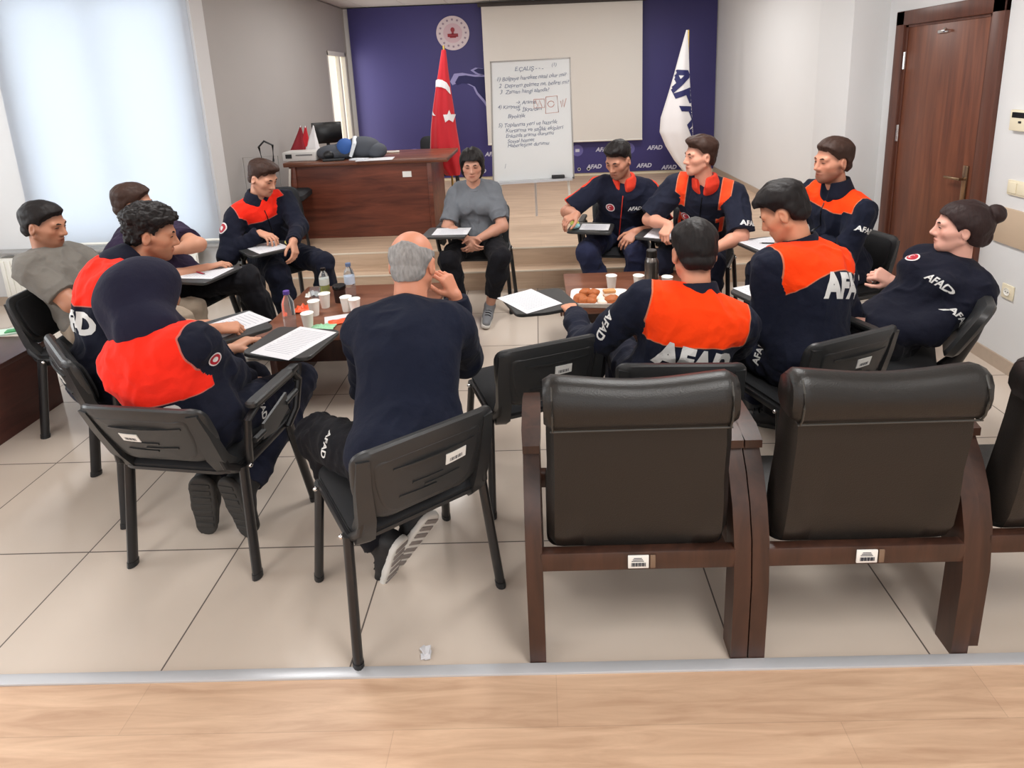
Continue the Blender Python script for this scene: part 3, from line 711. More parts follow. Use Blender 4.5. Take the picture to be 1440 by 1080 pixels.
def conference_chair(tablet=True, sticker=None, lean=0.26, up=1.0):
    def back_fn(p):
        x, h, t = p
        return (x, -0.225 - lean * h + 0.55 * x * x - t, 0.49 + h * up + 0.10 * x * x)
    o = empty('conference_chair')
    for sx, sy, nm in ((-1, -1, 'leg'), (1, -1, 'leg'), (-1, 1, 'leg'), (1, 1, 'leg')):
        ty = -0.165 if sy < 0 else 0.14
        l = MB().tube([(sx * 0.236, ty, 0.435), (sx * 0.240, ty + sy * 0.008, 0.37), (sx * 0.262, sy * 0.215, 0.012)], 0.0155, 12, 1.4, up=(1, 0, 0)).build('leg', M_tube, o)
        MB().tube([(sx * 0.2612, sy * 0.2135, 0.022), (sx * 0.2625, sy * 0.216, 0.0)], 0.0172, 12, 1.4, up=(1, 0, 0)).build('leg_cap', M_black, l)
    fm = MB()
    for sx in (-1, 1):
        fm.tube([(sx * 0.232, 0.15, 0.425), (sx * 0.232, -0.17, 0.425), (sx * 0.215, -0.225, 0.47), (sx * 0.200, -0.245, 0.56)], 0.012, 10, 1.3, up=(1, 0, 0))
    fm.tube([(-0.232, 0.12, 0.418), (0.232, 0.12, 0.418)], 0.011).tube([(-0.232, -0.15, 0.418), (0.232, -0.15, 0.418)], 0.011)
    fm.build('seat_frame', M_tube, o)
    sc = MB()
    for sx in (-1, 1):
        for y in (-0.15, 0.13): sc.ball((sx * 0.252, y, 0.425), 0.009, 8, 6)
    sc.build('screw', M_steel, o)
    seat_o = rect(0.46, 0.44, 0.07)
    MB().pad(seat_o, [(0.03, 0.418), (0.0, 0.430), (0.0, 0.442)]).build('seat_pan', M_shell, o)
    MB().pad(rect(0.45, 0.43, 0.07), [(0.0, 0.442), (-0.004, 0.455), (0.01, 0.468), (0.05, 0.474)], lambda p: (p.x, p.y, p.z - 0.10 * max(0, p.y - 0.14) ** 1.0)).build('seat', M_cush, o)
    sh = MB().pad(SHELL_R, [(0.012, -0.004), (0.0, 0.004), (0.0, 0.016), (0.006, 0.024), (0.022, 0.030)], back_fn).build('backrest', M_shell, o)
    MB().pad(round_poly([(-0.15, 0.03), (0.15, 0.03), (0.20, 0.11), (0.208, 0.25), (-0.208, 0.25), (-0.20, 0.11)], 0.05, 5), [(0.0, -0.004), (0.0, -0.018), (0.02, -0.03), (0.06, -0.034)], back_fn).build('back_cushion', M_cush, o)
    rg = MB()
    rg.pad(PANEL, [(0.0, 0.030), (0.004, 0.033), (0.010, 0.033)], back_fn)
    for x0, x1, h in ((-0.12, 0.15, 0.190), (-0.02, 0.10, 0.09), (-0.10, 0.02, 0.075), (-0.06, 0.04, 0.115)): bent_box(rg, x0, x1, h, h + 0.007, 0.031, 0.037, fn=back_fn)
    rg.build('ridge', M_shell, sh)
    for sx in (-1, 1):
        b = MB(); rows = []
        for h, w, d0, d1 in ((0.25, 0.018, 0.010, 0.034), (0.15, 0.022, 0.010, 0.040), (0.02, 0.026, 0.006, 0.044), (-0.07, 0.028, -0.03, 0.030), (-0.105, 0.022, -0.05, 0.0)):
            cx = sx * (0.205 if h > 0.1 else 0.196)
            rows.append([Vector(back_fn((cx - w, h, d0))), Vector(back_fn((cx + w, h, d0))), Vector(back_fn((cx + w, h, d1))), Vector(back_fn((cx - w, h, d1)))])
        b.loft(rows).build('back_bracket', M_shell, o)
    if sticker:
        x, h = sticker
        s_ = bent_box(MB(), x - 0.036, x + 0.036, h, h + 0.04, 0.030, 0.0352, fn=back_fn).build('sticker', M_sticker, sh)
        k = MB()
        for i in range(11): bent_box(k, x - 0.022 + i * 0.0042, x - 0.0205 + i * 0.0042 + 0.0008 * (i % 3), h + 0.007, h + 0.020, 0.0352, 0.0356, 1, fn=back_fn)
        k.build('barcode', M_darkink, s_)
    if tablet:
        a = MB()
        loop = [(0.262, 0.10, 0.435), (0.285, 0.135, 0.50), (0.292, 0.165, 0.61), (0.290, 0.13, 0.655), (0.286, -0.10, 0.652), (0.280, -0.165, 0.62), (0.272, -0.17, 0.52), (0.245, -0.14, 0.435)]
        a.tube(loop, 0.0145, 10, 1.0, up=(1, 0, 0))
        a.tube([(0.24, 0.12, 0.425), (0.268, 0.11, 0.44)], 0.014).tube([(0.23, -0.14, 0.425), (0.252, -0.14, 0.44)], 0.014)
        a.build('arm_frame', M_tube, o)
        ap = MB().pad(rect(0.046, 0.27, 0.02), [(0.004, 0.658), (0, 0.664), (0, 0.676), (0.006, 0.682)], lambda p: (p.x + 0.286, p.y - 0.02, p.z)).build('arm_pad', M_shell, o)
        g = MB(); bent = [(0.285, -0.02, 0.49), (0.287, 0.07, 0.53), (0.287, 0.07, 0.60), (0.285, -0.09, 0.56), (0.280, -0.10, 0.50)]
        g.add([(x - 0.005, y, z) for x, y, z in bent] + [(x + 0.005, y, z) for x, y, z in bent], [(0, 1, 2, 3, 4), (9, 8, 7, 6, 5)] + [(i, (i + 1) % 5, 5 + (i + 1) % 5, 5 + i) for i in range(5)])
        g.tube([(0.285, -0.15, 0.53), (0.285, -0.09, 0.53)], 0.012).tube([(0.287, 0.06, 0.56), (0.29, 0.14, 0.57)], 0.012)
        g.build('arm_web', M_shell, o)
        hg = MB().box((0.285, 0.135, 0.668), (0.04, 0.06, 0.024), bev=0.006).tube([(0.286, 0.16, 0.60), (0.275, 0.20, 0.66)], 0.016)
        hg.build('hinge', M_black, o)
        MB().pad(round_poly([(0.015, 0.21), (0.17, 0.175), (0.335, 0.19), (0.345, 0.47), (0.02, 0.49)], [0.035, 0.05, 0.03, 0.04, 0.04], 5), [(0.003, 0.676), (0, 0.679), (0, 0.691), (0.003, 0.694)]).build('tablet', M_tabl, o)
    return o

# seat centre x, y, facing direction x, y
SEATS = {
    'tee':   (-2.50, 3.17, 1.0, 0.12),
    'maroon': (-2.34, 3.75, 0.98, -0.2),
    'curly': (-1.83, 2.53, 0.68, 0.735),
    'hijab': (-1.33, 2.16, 0.14, 0.99),
    'bald':  (-0.527, 1.871, -0.575, 0.818),
    'empty': (-0.07, 2.49, -0.35, 0.94),
    'centre': (0.50, 2.29, 0.05, 1.0),
    'bent':  (1.10, 2.47, -0.37, 0.93),
    'bun':   (1.58, 2.69, -0.86, 0.51),
    'beard': (1.80, 3.66, -0.95, -0.30),
    'vest':  (1.14, 4.30, -0.42, -0.90),
    'polo':  (0.61, 4.62, -0.20, -0.98),
    'grey':  (-0.50, 4.66, -0.05, -1.0),
    'far':   (-2.02, 4.42, 0.72, -0.70),
}
def heading(k):
    x, y, fx, fy = SEATS[k]; n = math.hypot(fx, fy)
    return Vector((x, y, 0)), Vector((fx / n, fy / n, 0)), Vector((fy / n, -fx / n, 0))
chair_label = {
    'tee': 'black plastic chair under the man in the grey t-shirt',
    'maroon': 'black plastic tablet chair under the man with crossed legs and dark purple shirt',
    'curly': 'black plastic tablet chair under the curly-haired man in a red-shouldered jacket',
    'hijab': 'black plastic tablet chair under the woman in the navy headscarf',
    'bald': 'black plastic chair with a white sticker under the balding man in navy',
    'empty': 'empty black plastic tablet chair between the balding man and the wooden armchair',
    'centre': 'black plastic chair behind the wooden armchair, under the man with orange shoulders seen from behind',
    'bent': 'black plastic tablet chair under the orange-shouldered man bending his head down',
    'beard': 'black plastic tablet chair under the bearded man beside the door',
    'vest': 'black plastic tablet chair under the man in the orange-trimmed vest',
    'polo': 'black plastic tablet chair under the man in the navy polo shirt',
    'grey': 'black plastic tablet chair under the woman in the grey t-shirt',
    'far': 'black plastic tablet chair under the red-shouldered man next to the desk',
}
protoT = conference_chair(True, (0.04, 0.135)); protoN = conference_chair(False, (0.085, 0.135))
usedT = usedN = False
CH = {}
for k in chair_label:
    S, f, r = heading(k)
    if k == 'hijab':
        c = conference_chair(True, (-0.06, 0.125), 0.42, 0.95)
    elif k in ('bald', 'tee', 'centre'):
        c = copy_tree(protoN) if usedN else protoN; usedN = True
    else:
        c = copy_tree(protoT) if usedT else protoT; usedT = True
    c.location = S; c.rotation_euler = (0, 0, math.atan2(-f.x, f.y))
    tag(c, chair_label[k], 'chair', 'black plastic chairs in the circle'); CH[k] = c

# swivel chair of the woman with the bun
S, f, r = heading('bun')
bc_ = empty('swivel_chair', S, math.atan2(-f.x, f.y)); tag(bc_, 'black swivel chair with a bent back bar under the woman with the hair bun', 'chair')
MB().pad(rect(0.47, 0.46, 0.08), [(0.02, 0.425), (0, 0.44), (0, 0.47), (0.04, 0.485)]).build('seat', M_cush, bc_)
def bun_back(p): return (p.x, -0.27 - 0.42 * p.y + 0.5 * p.x * p.x - p.z, 0.54 + 0.85 * p.y)
MB().pad(round_poly([(-0.18, 0.0), (0.18, 0.0), (0.215, 0.15), (0.20, 0.30), (-0.20, 0.30), (-0.215, 0.15)], 0.07), [(0.02, -0.03), (0.0, -0.015), (0, 0.012), (0.012, 0.024), (0.04, 0.028)], bun_back).build('backrest', M_shell, bc_)
MB().tube([(0, 0.06, 0.405), (0, -0.16, 0.40), (0, -0.25, 0.42), (0, -0.30, 0.48), (0, -0.345, 0.60), (0, -0.36, 0.66)], 0.026, 12, 1.2, up=(1, 0, 0)).build('back_bar', M_tube, bc_)
MB().box((0, 0.0, 0.40), (0.16, 0.20, 0.03), bev=0.008).tube([(0.06, 0.02, 0.39), (0.20, 0.04, 0.385)], 0.008).build('seat_plate', M_black, bc_)
MB().tube([(0, 0, 0.09), (0, 0, 0.40)], 0.026).build('gas_lift', M_blackg, bc_)
for i in range(5):
    a = 2 * PI * i / 5 + 0.3
    g = MB().tube([(0.02 * math.cos(a), 0.02 * math.sin(a), 0.10), (0.27 * math.cos(a), 0.27 * math.sin(a), 0.068)], [0.024, 0.016], 8).build('base_arm', M_black, bc_)
    MB().lathe([(0.026, -0.018), (0.028, 0), (0.026, 0.018)], 16, M=Matrix.Translation((0.27 * math.cos(a), 0.27 * math.sin(a), 0.0285)) @ Matrix.Rotation(a, 4, 'Z') @ Matrix.Rotation(PI / 2, 4, 'X')).build('caster', M_blackg, g)

# ================================================================== WOODEN ARMCHAIRS
M_arm = wood('armchair_wood', (42, 26, 20), (72, 45, 34), 2.4, (8, 8, 1.0), 0.38)
M_lea = mat('black_leather', (25, 23, 21), 0.40, spec=0.5, noise=0.10, nscale=6, bump=0.35, bscale=260)
def wooden_chair():
    o = empty('wooden_armchair'); W = 0.335
    for s in (-1, 1):
        # rear leg sweeping up into the arm
        rows = []
        for z, y, d in ((0, -0.322, 0.075), (0.28, -0.326, 0.075), (0.42, -0.312, 0.075), (0.52, -0.282, 0.072), (0.60, -0.242, 0.068), (0.672, -0.185, 0.055)):
            x0, x1 = s * (W - 0.050), s * W
            rows.append([Vector((x0, y, z)), Vector((x1, y, z)), Vector((x1, y + d, z)), Vector((x0, y + d, z))])
        MB().loft(rows).build('rear_leg', M_arm, o, ang=25)
        a = MB(); rows = []
        for y, z, h, w in ((-0.215, 0.690, 0.026, 0.026), (-0.15, 0.704, 0.032, 0.030), (-0.02, 0.704, 0.034, 0.031), (0.06, 0.698, 0.034, 0.031), (0.125, 0.680, 0.03, 0.029)):
            cx = s * (W - 0.026)
            rows.append([Vector((cx - w, y, z - h)), Vector((cx + w, y, z - h)), Vector((cx + w, y, z)), Vector((cx - w, y, z))])
        a.loft(rows).build('armrest', M_arm, o, ang=25)
        MB().span((min(s * (W - 0.050), s * W), 0.065, 0), (max(s * (W - 0.050), s * W), 0.12, 0.665), bev=0.005).build('front_leg', M_arm, o)
        MB().span((min(s * (W - 0.045), s * (W - 0.012)), -0.27, 0.33), (max(s * (W - 0.045), s * (W - 0.012)), 0.07, 0.39), bev=0.004).build('side_rail', M_arm, o)
    rl = MB().span((-W + 0.045, -0.318, 0.334), (W - 0.045, -0.285, 0.396), bev=0.004).build('rear_rail', M_arm, o)
    MB().span((-W + 0.045, 0.07, 0.33), (W - 0.045, 0.105, 0.39), bev=0.004).build('front_rail', M_arm, o)
    MB().box((0.0, -0.321, 0.366), (0.062, 0.005, 0.044), bev=0.002).build('sticker', M_sticker, rl)
    k = MB()
    for i in range(14): k.box((-0.02 + i * 0.0031, -0.3242, 0.358), (0.0013 + 0.0007 * (i % 3), 0.001, 0.012))
    for j in range(3): k.box((-0.002, -0.3242, 0.370 + j * 0.005), (0.036 - j * 0.006, 0.001, 0.0015))
    k.build('barcode', M_darkink, rl)
    MB().box((0.043, -0.321, 0.366), (0.016, 0.005, 0.044), bev=0.002).build('torn_label', mat('torn_label', (120, 98, 80), 0.7), rl)
    MB().pad(rect(0.54, 0.36, 0.05), [(0.02, 0.385), (0, 0.39), (0, 0.42), (0.02, 0.445), (0.07, 0.455)], lambda p: (p.x, p.y - 0.10, p.z)).build('seat', M_lea, o)
    # upholstered back: one padded panel, stitched across below a thicker headrest
    rows = []
    for z, y, w, d in ((0.398, -0.276, 0.246, 0.05), (0.410, -0.294, 0.262, 0.075), (0.46, -0.312, 0.268, 0.09), (0.55, -0.326, 0.266, 0.095), (0.66, -0.338, 0.262, 0.09), (0.77, -0.352, 0.262, 0.085), (0.85, -0.350, 0.260, 0.075)):
        row = []
        for i in range(25):
            u = -1 + 2 * i / 24; x = w * u
            bul = 0.016 * math.exp(-((abs(u) - 0.80) / 0.16) ** 2) * math.exp(-((z - 0.50) / 0.07) ** 2)
            row.append(Vector((x, y + 0.012 * (1 - u * u) - bul + (0.03 * max(0, abs(u) - 0.93) / 0.07), z - (0.022 * (1 - u * u) if z < 0.42 else 0))))
        for i in range(25):
            x = w - 2 * w * i / 24; row.append(Vector((x, y + d, z)))
        rows.append(row)
    MB().loft(rows).build('backrest', M_lea, o, ang=40)
    prof = [(-0.352, 0.832), (-0.366, 0.838), (-0.378, 0.86), (-0.384, 0.895), (-0.380, 0.932), (-0.364, 0.960), (-0.334, 0.972), (-0.298, 0.962), (-0.268, 0.935), (-0.252, 0.90), (-0.252, 0.86), (-0.28, 0.832)]
    rows = []
    n = 22
    for i in range(n + 1):
        u = -1 + 2 * i / n; x = u * 0.267
        e = 1 - max(0, (abs(u) - 0.92) / 0.08) ** 2 * 0.22
        cy = sum(p[0] for p in prof) / len(prof); cz = sum(p[1] for p in prof) / len(prof)
        rows.append([Vector((x, cy + (p[0] - cy) * e, cz + (p[1] - cz) * e - 0.012 * math.cos(u * 2.6) * (p[1] > 0.91))) for p in prof])
    hr = MB().loft(rows).build('headrest', M_lea, o, ang=60)
    pp = MB()
    for s in (-1, 1):
        pp.tube([(s * 0.243, p[0] * 1.0 - (0.003 if p[0] < cy else -0.003), p[1] + (0.003 if p[1] > cz else -0.003)) for p in prof + [prof[0]]], 0.003, 6)
    pp.tube([(-0.25, -0.366, 0.8315), (-0.1, -0.362, 0.8295), (0.1, -0.362, 0.8295), (0.25, -0.366, 0.8315)], 0.003, 6)
    pp.build('piping', mat('leather_piping', (60, 58, 54), 0.35), hr)
    return o
wl_ = ['wooden armchair with a black leather back, the one nearest the balding man', 'wooden armchair with a black leather back, in the middle of the row of armchairs', 'wooden armchair with a black leather back, cut off by the picture edge']
for i, x in enumerate((0.256, 0.930, 1.604)):
    c = wooden_chair() if i == 0 else copy_tree(w0)
    if i == 0: w0 = c
    c.location = (x, 1.862 + (0.03 if i == 2 else 0), 0); tag(c, wl_[i], 'armchair', 'wooden armchairs in a row')

# ================================================================== COFFEE TABLES AND WHAT STANDS ON THEM
M_ctab = wood('table_wood', (98, 58, 42), (140, 92, 70), 2.0, (1.0, 6, 6), 0.3)
M_ctabd = wood('table_wood_dark', (52, 28, 22), (80, 46, 34), 2.0, (6, 6, 1.0), 0.4)
TZ = 0.45
def coffee_table(loc, w, d, rz, label):
    o = empty('coffee_table', loc, rz); tag(o, label, 'table')
    MB().span((-w / 2, -d / 2, TZ - 0.035), (w / 2, d / 2, TZ), bev=0.005).build('tabletop', M_ctab, o)
    for s in (-1, 1): MB().span((s * (w / 2 - 0.07) - 0.02, -d / 2 + 0.04, 0), (s * (w / 2 - 0.07) + 0.02, d / 2 - 0.04, TZ - 0.035), bev=0.003).build('side_panel', M_ctabd, o)
    MB().span((-w / 2 + 0.09, -0.012, 0.1), (w / 2 - 0.09, 0.012, TZ - 0.035)).build('cross_panel', M_ctabd, o)
    return o
coffee_table((-1.12, 3.50, 0), 0.95, 0.82, 0.0, 'low wooden coffee table crowded with bottles and paper cups')
coffee_table((0.62, 3.68, 0), 0.95, 0.66, 0.0, 'low wooden coffee table with the pastry tray and steel flask')
def tpt(x, y): return onz(x, y, TZ)
M_cup = mat('paper_cup', (238, 236, 228), 0.6); M_tea = mat('tea', (120, 52, 20), 0.2)
def cup(x, y, label, s=1.0):
    p = tpt(x, y)
    o = empty('paper_cup', p); tag(o, label, 'cup', 'paper cups on the tables')
    c = MB(); c.lathe([(0.002, 0.0), (0.0245 * s, 0.0), (0.034 * s, 0.086 * s), (0.0352 * s, 0.089 * s), (0.0335 * s, 0.0895 * s), (0.0325 * s, 0.086 * s), (0.024 * s, 0.006), (0.002, 0.006)], 28); c.build('body', M_cup, o)
    MB().lathe([(0.0345 * s, 0.0875 * s), (0.0362 * s, 0.089 * s), (0.0345 * s, 0.0905 * s)], 28).build('rim', M_cup, o)
cup(434, 461, 'white paper cup nearest the written sheet, beside the purple-capped bottle')
cup(443, 443, 'white paper cup beside the orange wrapper, second from the front of its row')
cup(458, 432, 'white paper cup in front of the yellow-green drink bottle')
cup(488, 437, 'white paper cup in front of the dark mug')
cup(500, 440, 'white paper cup half hidden behind the balding man')
cup(860, 406, 'white paper cup standing just behind the pastry tray')
cup(898, 406, 'white paper cup standing beside the steel flask')
cup(938, 408, 'white paper cup mostly hidden behind the dark-haired man seen from behind')
M_pet = mat('clear_plastic', (238, 244, 250), 0.05, trans=0.92, ior=1.2)
M_water = mat('clear_water', (225, 236, 244), 0.02, trans=0.95, ior=1.2)
def bottle(x, y, label, cap, h, r, liquid=None, lab=None):
    p = tpt(x, y); o = empty('bottle', p); tag(o, label, 'bottle', 'drink bottles on the table')
    prof = [(0.002, 0), (r * 0.85, 0), (r, 0.008), (r, h * 0.30), (r * 0.95, h * 0.32), (r, h * 0.34), (r, h * 0.66), (r * 0.8, h * 0.78), (r * 0.42, h * 0.88), (r * 0.40, h * 0.93), (0.002, h * 0.93)]
    MB().lathe(prof, 24).build('body', M_pet, o)
    if liquid: MB().lathe([(0.002, 0.004), (r * 0.9, 0.006), (r * 0.94, 0.012), (r * 0.94, h * 0.55), (0.002, h * 0.55)], 24).build('drink', liquid, o)
    MB().lathe([(0.002, h * 0.91), (r * 0.50, h * 0.91), (r * 0.52, h * 0.92), (r * 0.50, h), (0.002, h)], 20).build('cap', cap, o)
    if lab: MB().lathe([(r * 1.0, h * 0.40), (r * 1.015, h * 0.40), (r * 1.015, h * 0.62), (r * 1.0, h * 0.62)], 24).build('bottle_label', lab, o)
bottle(409, 462, 'clear water bottle with a purple cap on the near end of the table', mat('cap_purple', (92, 70, 150), 0.4), 0.225, 0.034, None, None)
bottle(458, 415, 'drink bottle with yellow-green liquid and black cap', M_blackg, 0.185, 0.031, mat('drink_lime', (176, 180, 70), 0.2), mat('label_pale', (210, 214, 205), 0.6))
bottle(494, 417, 'clear water bottle with a pale label and grey-blue cap', mat('cap_blue', (96, 116, 150), 0.4), 0.225, 0.033, None, mat('label_blue', (196, 208, 224), 0.6))
p = tpt(445, 424)
g_ = empty('glass', p); tag(g_, 'small clear tea glass beside the yellow-green bottle', 'glass'); MB().lathe([(0.002, 0), (0.026, 0), (0.034, 0.09), (0.0325, 0.09), (0.024, 0.008), (0.002, 0.008)], 24).build('body', M_pet, g_)
p = tpt(479, 424)
g_ = empty('mug', p); tag(g_, 'dark brown travel mug beside the far water bottle', 'mug'); MB().lathe([(0.002, 0), (0.033, 0), (0.038, 0.10), (0.04, 0.105), (0.036, 0.105), (0.03, 0.01), (0.002, 0.01)], 24).build('body', mat('mug_brown', (52, 34, 30), 0.4), g_)
MB().lathe([(0.0385, 0.085), (0.0415, 0.09), (0.0415, 0.106), (0.039, 0.11)], 24).build('lid_ring', M_blackg, g_)
p = tpt(916, 415)
tf_ = empty('thermos', p); tag(tf_, 'tall steel vacuum flask with a dark body on the table', 'thermos')
MB().lathe([(0.002, 0), (0.040, 0), (0.042, 0.006), (0.042, 0.215), (0.040, 0.225), (0.031, 0.245), (0.002, 0.245)], 32).build('body', mat('steel_brushed', (120, 116, 112), 0.28, metal=0.95), tf_)
MB().lathe([(0.002, 0.243), (0.031, 0.243), (0.032, 0.25), (0.032, 0.285), (0.028, 0.29), (0.002, 0.29)], 28).build('cup_lid', mat('steel_dark', (70, 68, 66), 0.3, metal=0.9), tf_)
MB().lathe([(0.0425, 0.0), (0.0432, 0.004), (0.0425, 0.012)], 32).build('base_ring', M_steel, tf_)
# foam tray of pastries
p = (tpt(843, 424)); p.z = TZ
ty = empty('foam_tray', p, -0.10); tag(ty, 'white foam tray full of pastries on the coffee table', 'tray')
M_foam = mat('white_foam', (240, 234, 228), 0.7)
t_ = MB(); ol = rect(0.34, 0.25, 0.05, 6); n = len(ol); rows = []
for sc0, z in ((0.05, 0.0), (0.84, 0.0), (1.0, 0.030), (1.03, 0.032), (1.02, 0.037), (0.99, 0.035), (0.84, 0.006), (0.05, 0.006)): rows.append([Vector((q[0] * sc0, q[1] * sc0, z)) for q in ol])
t_.loft(rows).build('dish', M_foam, ty)
M_past = mat('pastry_brown', (172, 96, 48), 0.55, noise=0.35, nscale=50, bump=0.3, bscale=120); M_past2 = mat('pastry_tan', (206, 150, 96), 0.6, noise=0.2, nscale=60, bump=0.3, bscale=120); M_cream_ = mat('cream_filling', (238, 222, 206), 0.5, bump=0.3, bscale=100)
def past(x, y, z, r, mt, label, kind='pastry', rz=0.0):
    w = ty.matrix_basis @ Vector((x, y, z))
    o = MB().ball((0, 0, 0), r, 18, 12); rn = random.Random(label)
    ph = [rn.uniform(0, 6) for _ in range(4)]
    o.v = [v * (1 + 0.07 * math.sin(v.x * 160 + ph[0]) * math.sin(v.y * 150 + ph[1]) + 0.05 * math.sin(v.z * 190 + ph[2])) for v in o.v]
    k = o.build(kind, mt); k.location = w; k.rotation_euler = (0, 0, rz); tag(k, label, 'pastry', 'pastries on the foam tray'); return k
past(-0.115, -0.035, 0.035, (0.04, 0.034, 0.027), M_past, 'brown bun at the near end of the tray, propped against its rim')
past(-0.09, -0.07, 0.033, (0.036, 0.03, 0.025), M_past, 'smaller brown bun in the near corner of the tray', rz=.5)
past(-0.05, -0.07, 0.031, (0.033, 0.03, 0.024), M_past, 'round brown bun beside the near corner of the tray')
past(-0.085, 0.06, 0.035, (0.042, 0.032, 0.027), M_past, 'dark brown pastry in the far corner of the tray', rz=.4)
past(-0.035, 0.05, 0.038, (0.04, 0.03, 0.026), M_past, 'glazed brown pastry in the middle of the far row')
past(-0.04, -0.005, 0.028, (0.032, 0.028, 0.02), M_past, 'small brown bun in the middle of the tray')
past(0.005, -0.01, 0.024, (0.03, 0.026, 0.016), M_cream_, 'white creamy sweet in the middle of the tray')
past(0.02, -0.07, 0.024, (0.032, 0.026, 0.016), M_cream_, 'white creamy sweet at the near edge of the tray')
past(0.075, -0.055, 0.036, (0.046, 0.036, 0.028), M_past, 'big round golden bun at the near side of the tray', rz=.5)
past(0.075, 0.015, 0.022, (0.04, 0.026, 0.014), M_cream_, 'pale flat sweet behind the big golden bun')
w = ty.matrix_basis @ Vector((0.06, 0.062, 0.045))
sw2 = empty('sandwich_slice', w, 0.15); tag(sw2, 'tan rectangular cake slice at the far side of the tray', 'pastry', 'pastries on the foam tray')
MB().box((0, 0, 0.0), (0.075, 0.045, 0.018), bev=0.005).build('crust', M_past2, sw2); MB().box((0, 0, -0.018), (0.072, 0.043, 0.018), bev=0.005).build('filling', M_cream_, sw2)
MB().box((0, 0, -0.031), (0.072, 0.043, 0.010), bev=0.003).build('cake_base', M_past2, sw2)
# wrappers and papers on the tables
M_or = mat('wrapper_orange', (236, 88, 40), 0.45); M_gr = mat('wrapper_mint', (150, 205, 165), 0.5)
def crumple(x, y, sx, sy, mt, label, rz, name='snack_wrapper', h=0.02):
    p = tpt(x, y); rn = random.Random(label); mb_ = MB(); rows = []
    for i in range(9):
        rows.append([Vector((sx * (i / 8 - .5), sy * (j / 6 - .5), 0.003 + h * rn.random() * (0.3 + 0.7 * math.sin(PI * i / 8) * math.sin(PI * j / 6)))) for j in range(7)])
    top = [v for r_ in rows for v in r_]
    fs = [(i * 7 + j, i * 7 + j + 1, i * 7 + j + 8, i * 7 + j + 7) for i in range(8) for j in range(6)]
    mb_.add(top, fs); mb_.add([v - Vector((0, 0, 0.0025)) for v in top], [f[::-1] for f in fs])
    o = mb_.build(name, mt, ang=20); o.location = p; o.rotation_euler = (0, 0, rz); return tag(o, label, 'wrapper')
crumple(427, 437, 0.13, 0.08, M_or, 'crumpled orange wrapper behind the purple-capped bottle', 0.5, h=0.05)
crumple(487, 452, 0.20, 0.07, M_or, 'flattened orange wrapper beside the balding man', 0.3)
crumple(455, 461, 0.13, 0.07, M_gr, 'mint green wrapper beside the nearest paper cup', 0.0, h=0.025)
crumple(440, 416, 0.09, 0.06, M_cup, 'small white crumpled napkin beside the tea glass', 0.3, 'napkin', 0.04)
p = tpt(478, 449); o = tag(MB().box((0, 0, 0.002), (0.17, 0.13, 0.003)).build('paper_sheet', M_paper), 'small white sheet lying on the table among the cups', 'paper'); o.location = p; o.rotation_euler = (0, 0, 0.35)
p = tpt(893, 424); o = tag(MB().box((0, 0, 0.002), (0.21, 0.15, 0.003)).build('paper_sheet', M_paper), 'white sheet between the pastry tray and the flask', 'paper'); o.location = (p.x, p.y, TZ); o.rotation_euler = (0, 0, 0.3)

# sheets on the chair tablets
def sheet(k, u, v, w, h, rz, label, ztop=0.694, lines=10, ink=True):
    S, f, r = heading(k); p = S + r * u + f * v
    o = empty('paper_sheet', (p.x, p.y, ztop + 0.0005), math.atan2(-f.x, f.y) + rz); tag(o, label, 'paper', 'printed sheets on the chair tablets')
    MB().box((0, 0, 0.0012), (w, h, 0.0016)).build('sheet', M_paper, o)
    if ink:
        li = MB(); rn = random.Random(label)
        for i in range(lines): li.box((-0.0 - w * 0.03 * rn.random(), h * (0.40 - 0.8 * i / lines), 0.00215), (w * (0.62 + 0.18 * rn.random()), 0.0022, 0.0003))
        li.build('printed_line', mat('print_faint', (150, 152, 164), 0.8), o)
    return p
sheet('hijab', 0.20, 0.32, 0.21, 0.29, -0.25, 'printed white sheet on the tablet beside the woman in the navy headscarf', lines=16)
sheet('empty', 0.13, 0.35, 0.21, 0.27, 0.25, 'printed white sheet on the tablet of the empty plastic chair', lines=14)
sheet('curly', 0.17, 0.36, 0.21, 0.25, 0.1, 'white sheet under the hand of the curly-haired man')
sheet('maroon', 0.18, 0.33, 0.21, 0.25, 0.05, 'white sheet with a red pen lying on it')
sheet('far', 0.18, 0.33, 0.21, 0.26, 0.0, 'white sheet under the hands of the red-shouldered man next to the desk')
sheet('grey', 0.14, 0.33, 0.26, 0.20, 0.0, 'white sheet on the tablet of the woman in the grey t-shirt')
sheet('polo', 0.15, 0.33, 0.21, 0.18, 0.0, 'white sheet on the tablet of the man in the navy polo shirt')
sheet('vest', 0.17, 0.33, 0.21, 0.27, 0.0, 'white sheet under the writing hand of the man in the vest')
sheet('beard', 0.18, 0.33, 0.26, 0.26, 0.0, 'white sheets on the tablet of the bearded man')
sheet('bent', 0.16, 0.36, 0.21, 0.27, 0.0, 'white sheet on the tablet of the man bending his head down')
def pen(k, u, v, rz, mt, label, z=0.6975):
    S, f, r = heading(k); p = S + r * u + f * v
    o = empty('pen', (p.x, p.y, z + 0.004), math.atan2(-f.x, f.y) + rz); tag(o, label, 'pen')
    MB().tube([(-0.065, 0, 0), (0.055, 0, 0)], 0.0042, 8).build('barrel', mt, o)
    MB().tube([(0.055, 0, 0), (0.070, 0, 0)], [0.004, 0.0012], 8).build('tip', M_steel, o)
pen('maroon', 0.19, 0.30, 1.2, mat('pen_red', (170, 30, 60), 0.35), 'dark red pen on the sheet of the man with crossed legs')
pen('beard', 0.17, 0.31, 1.1, M_blackg, 'black pen lying across the bearded man\'s sheets')
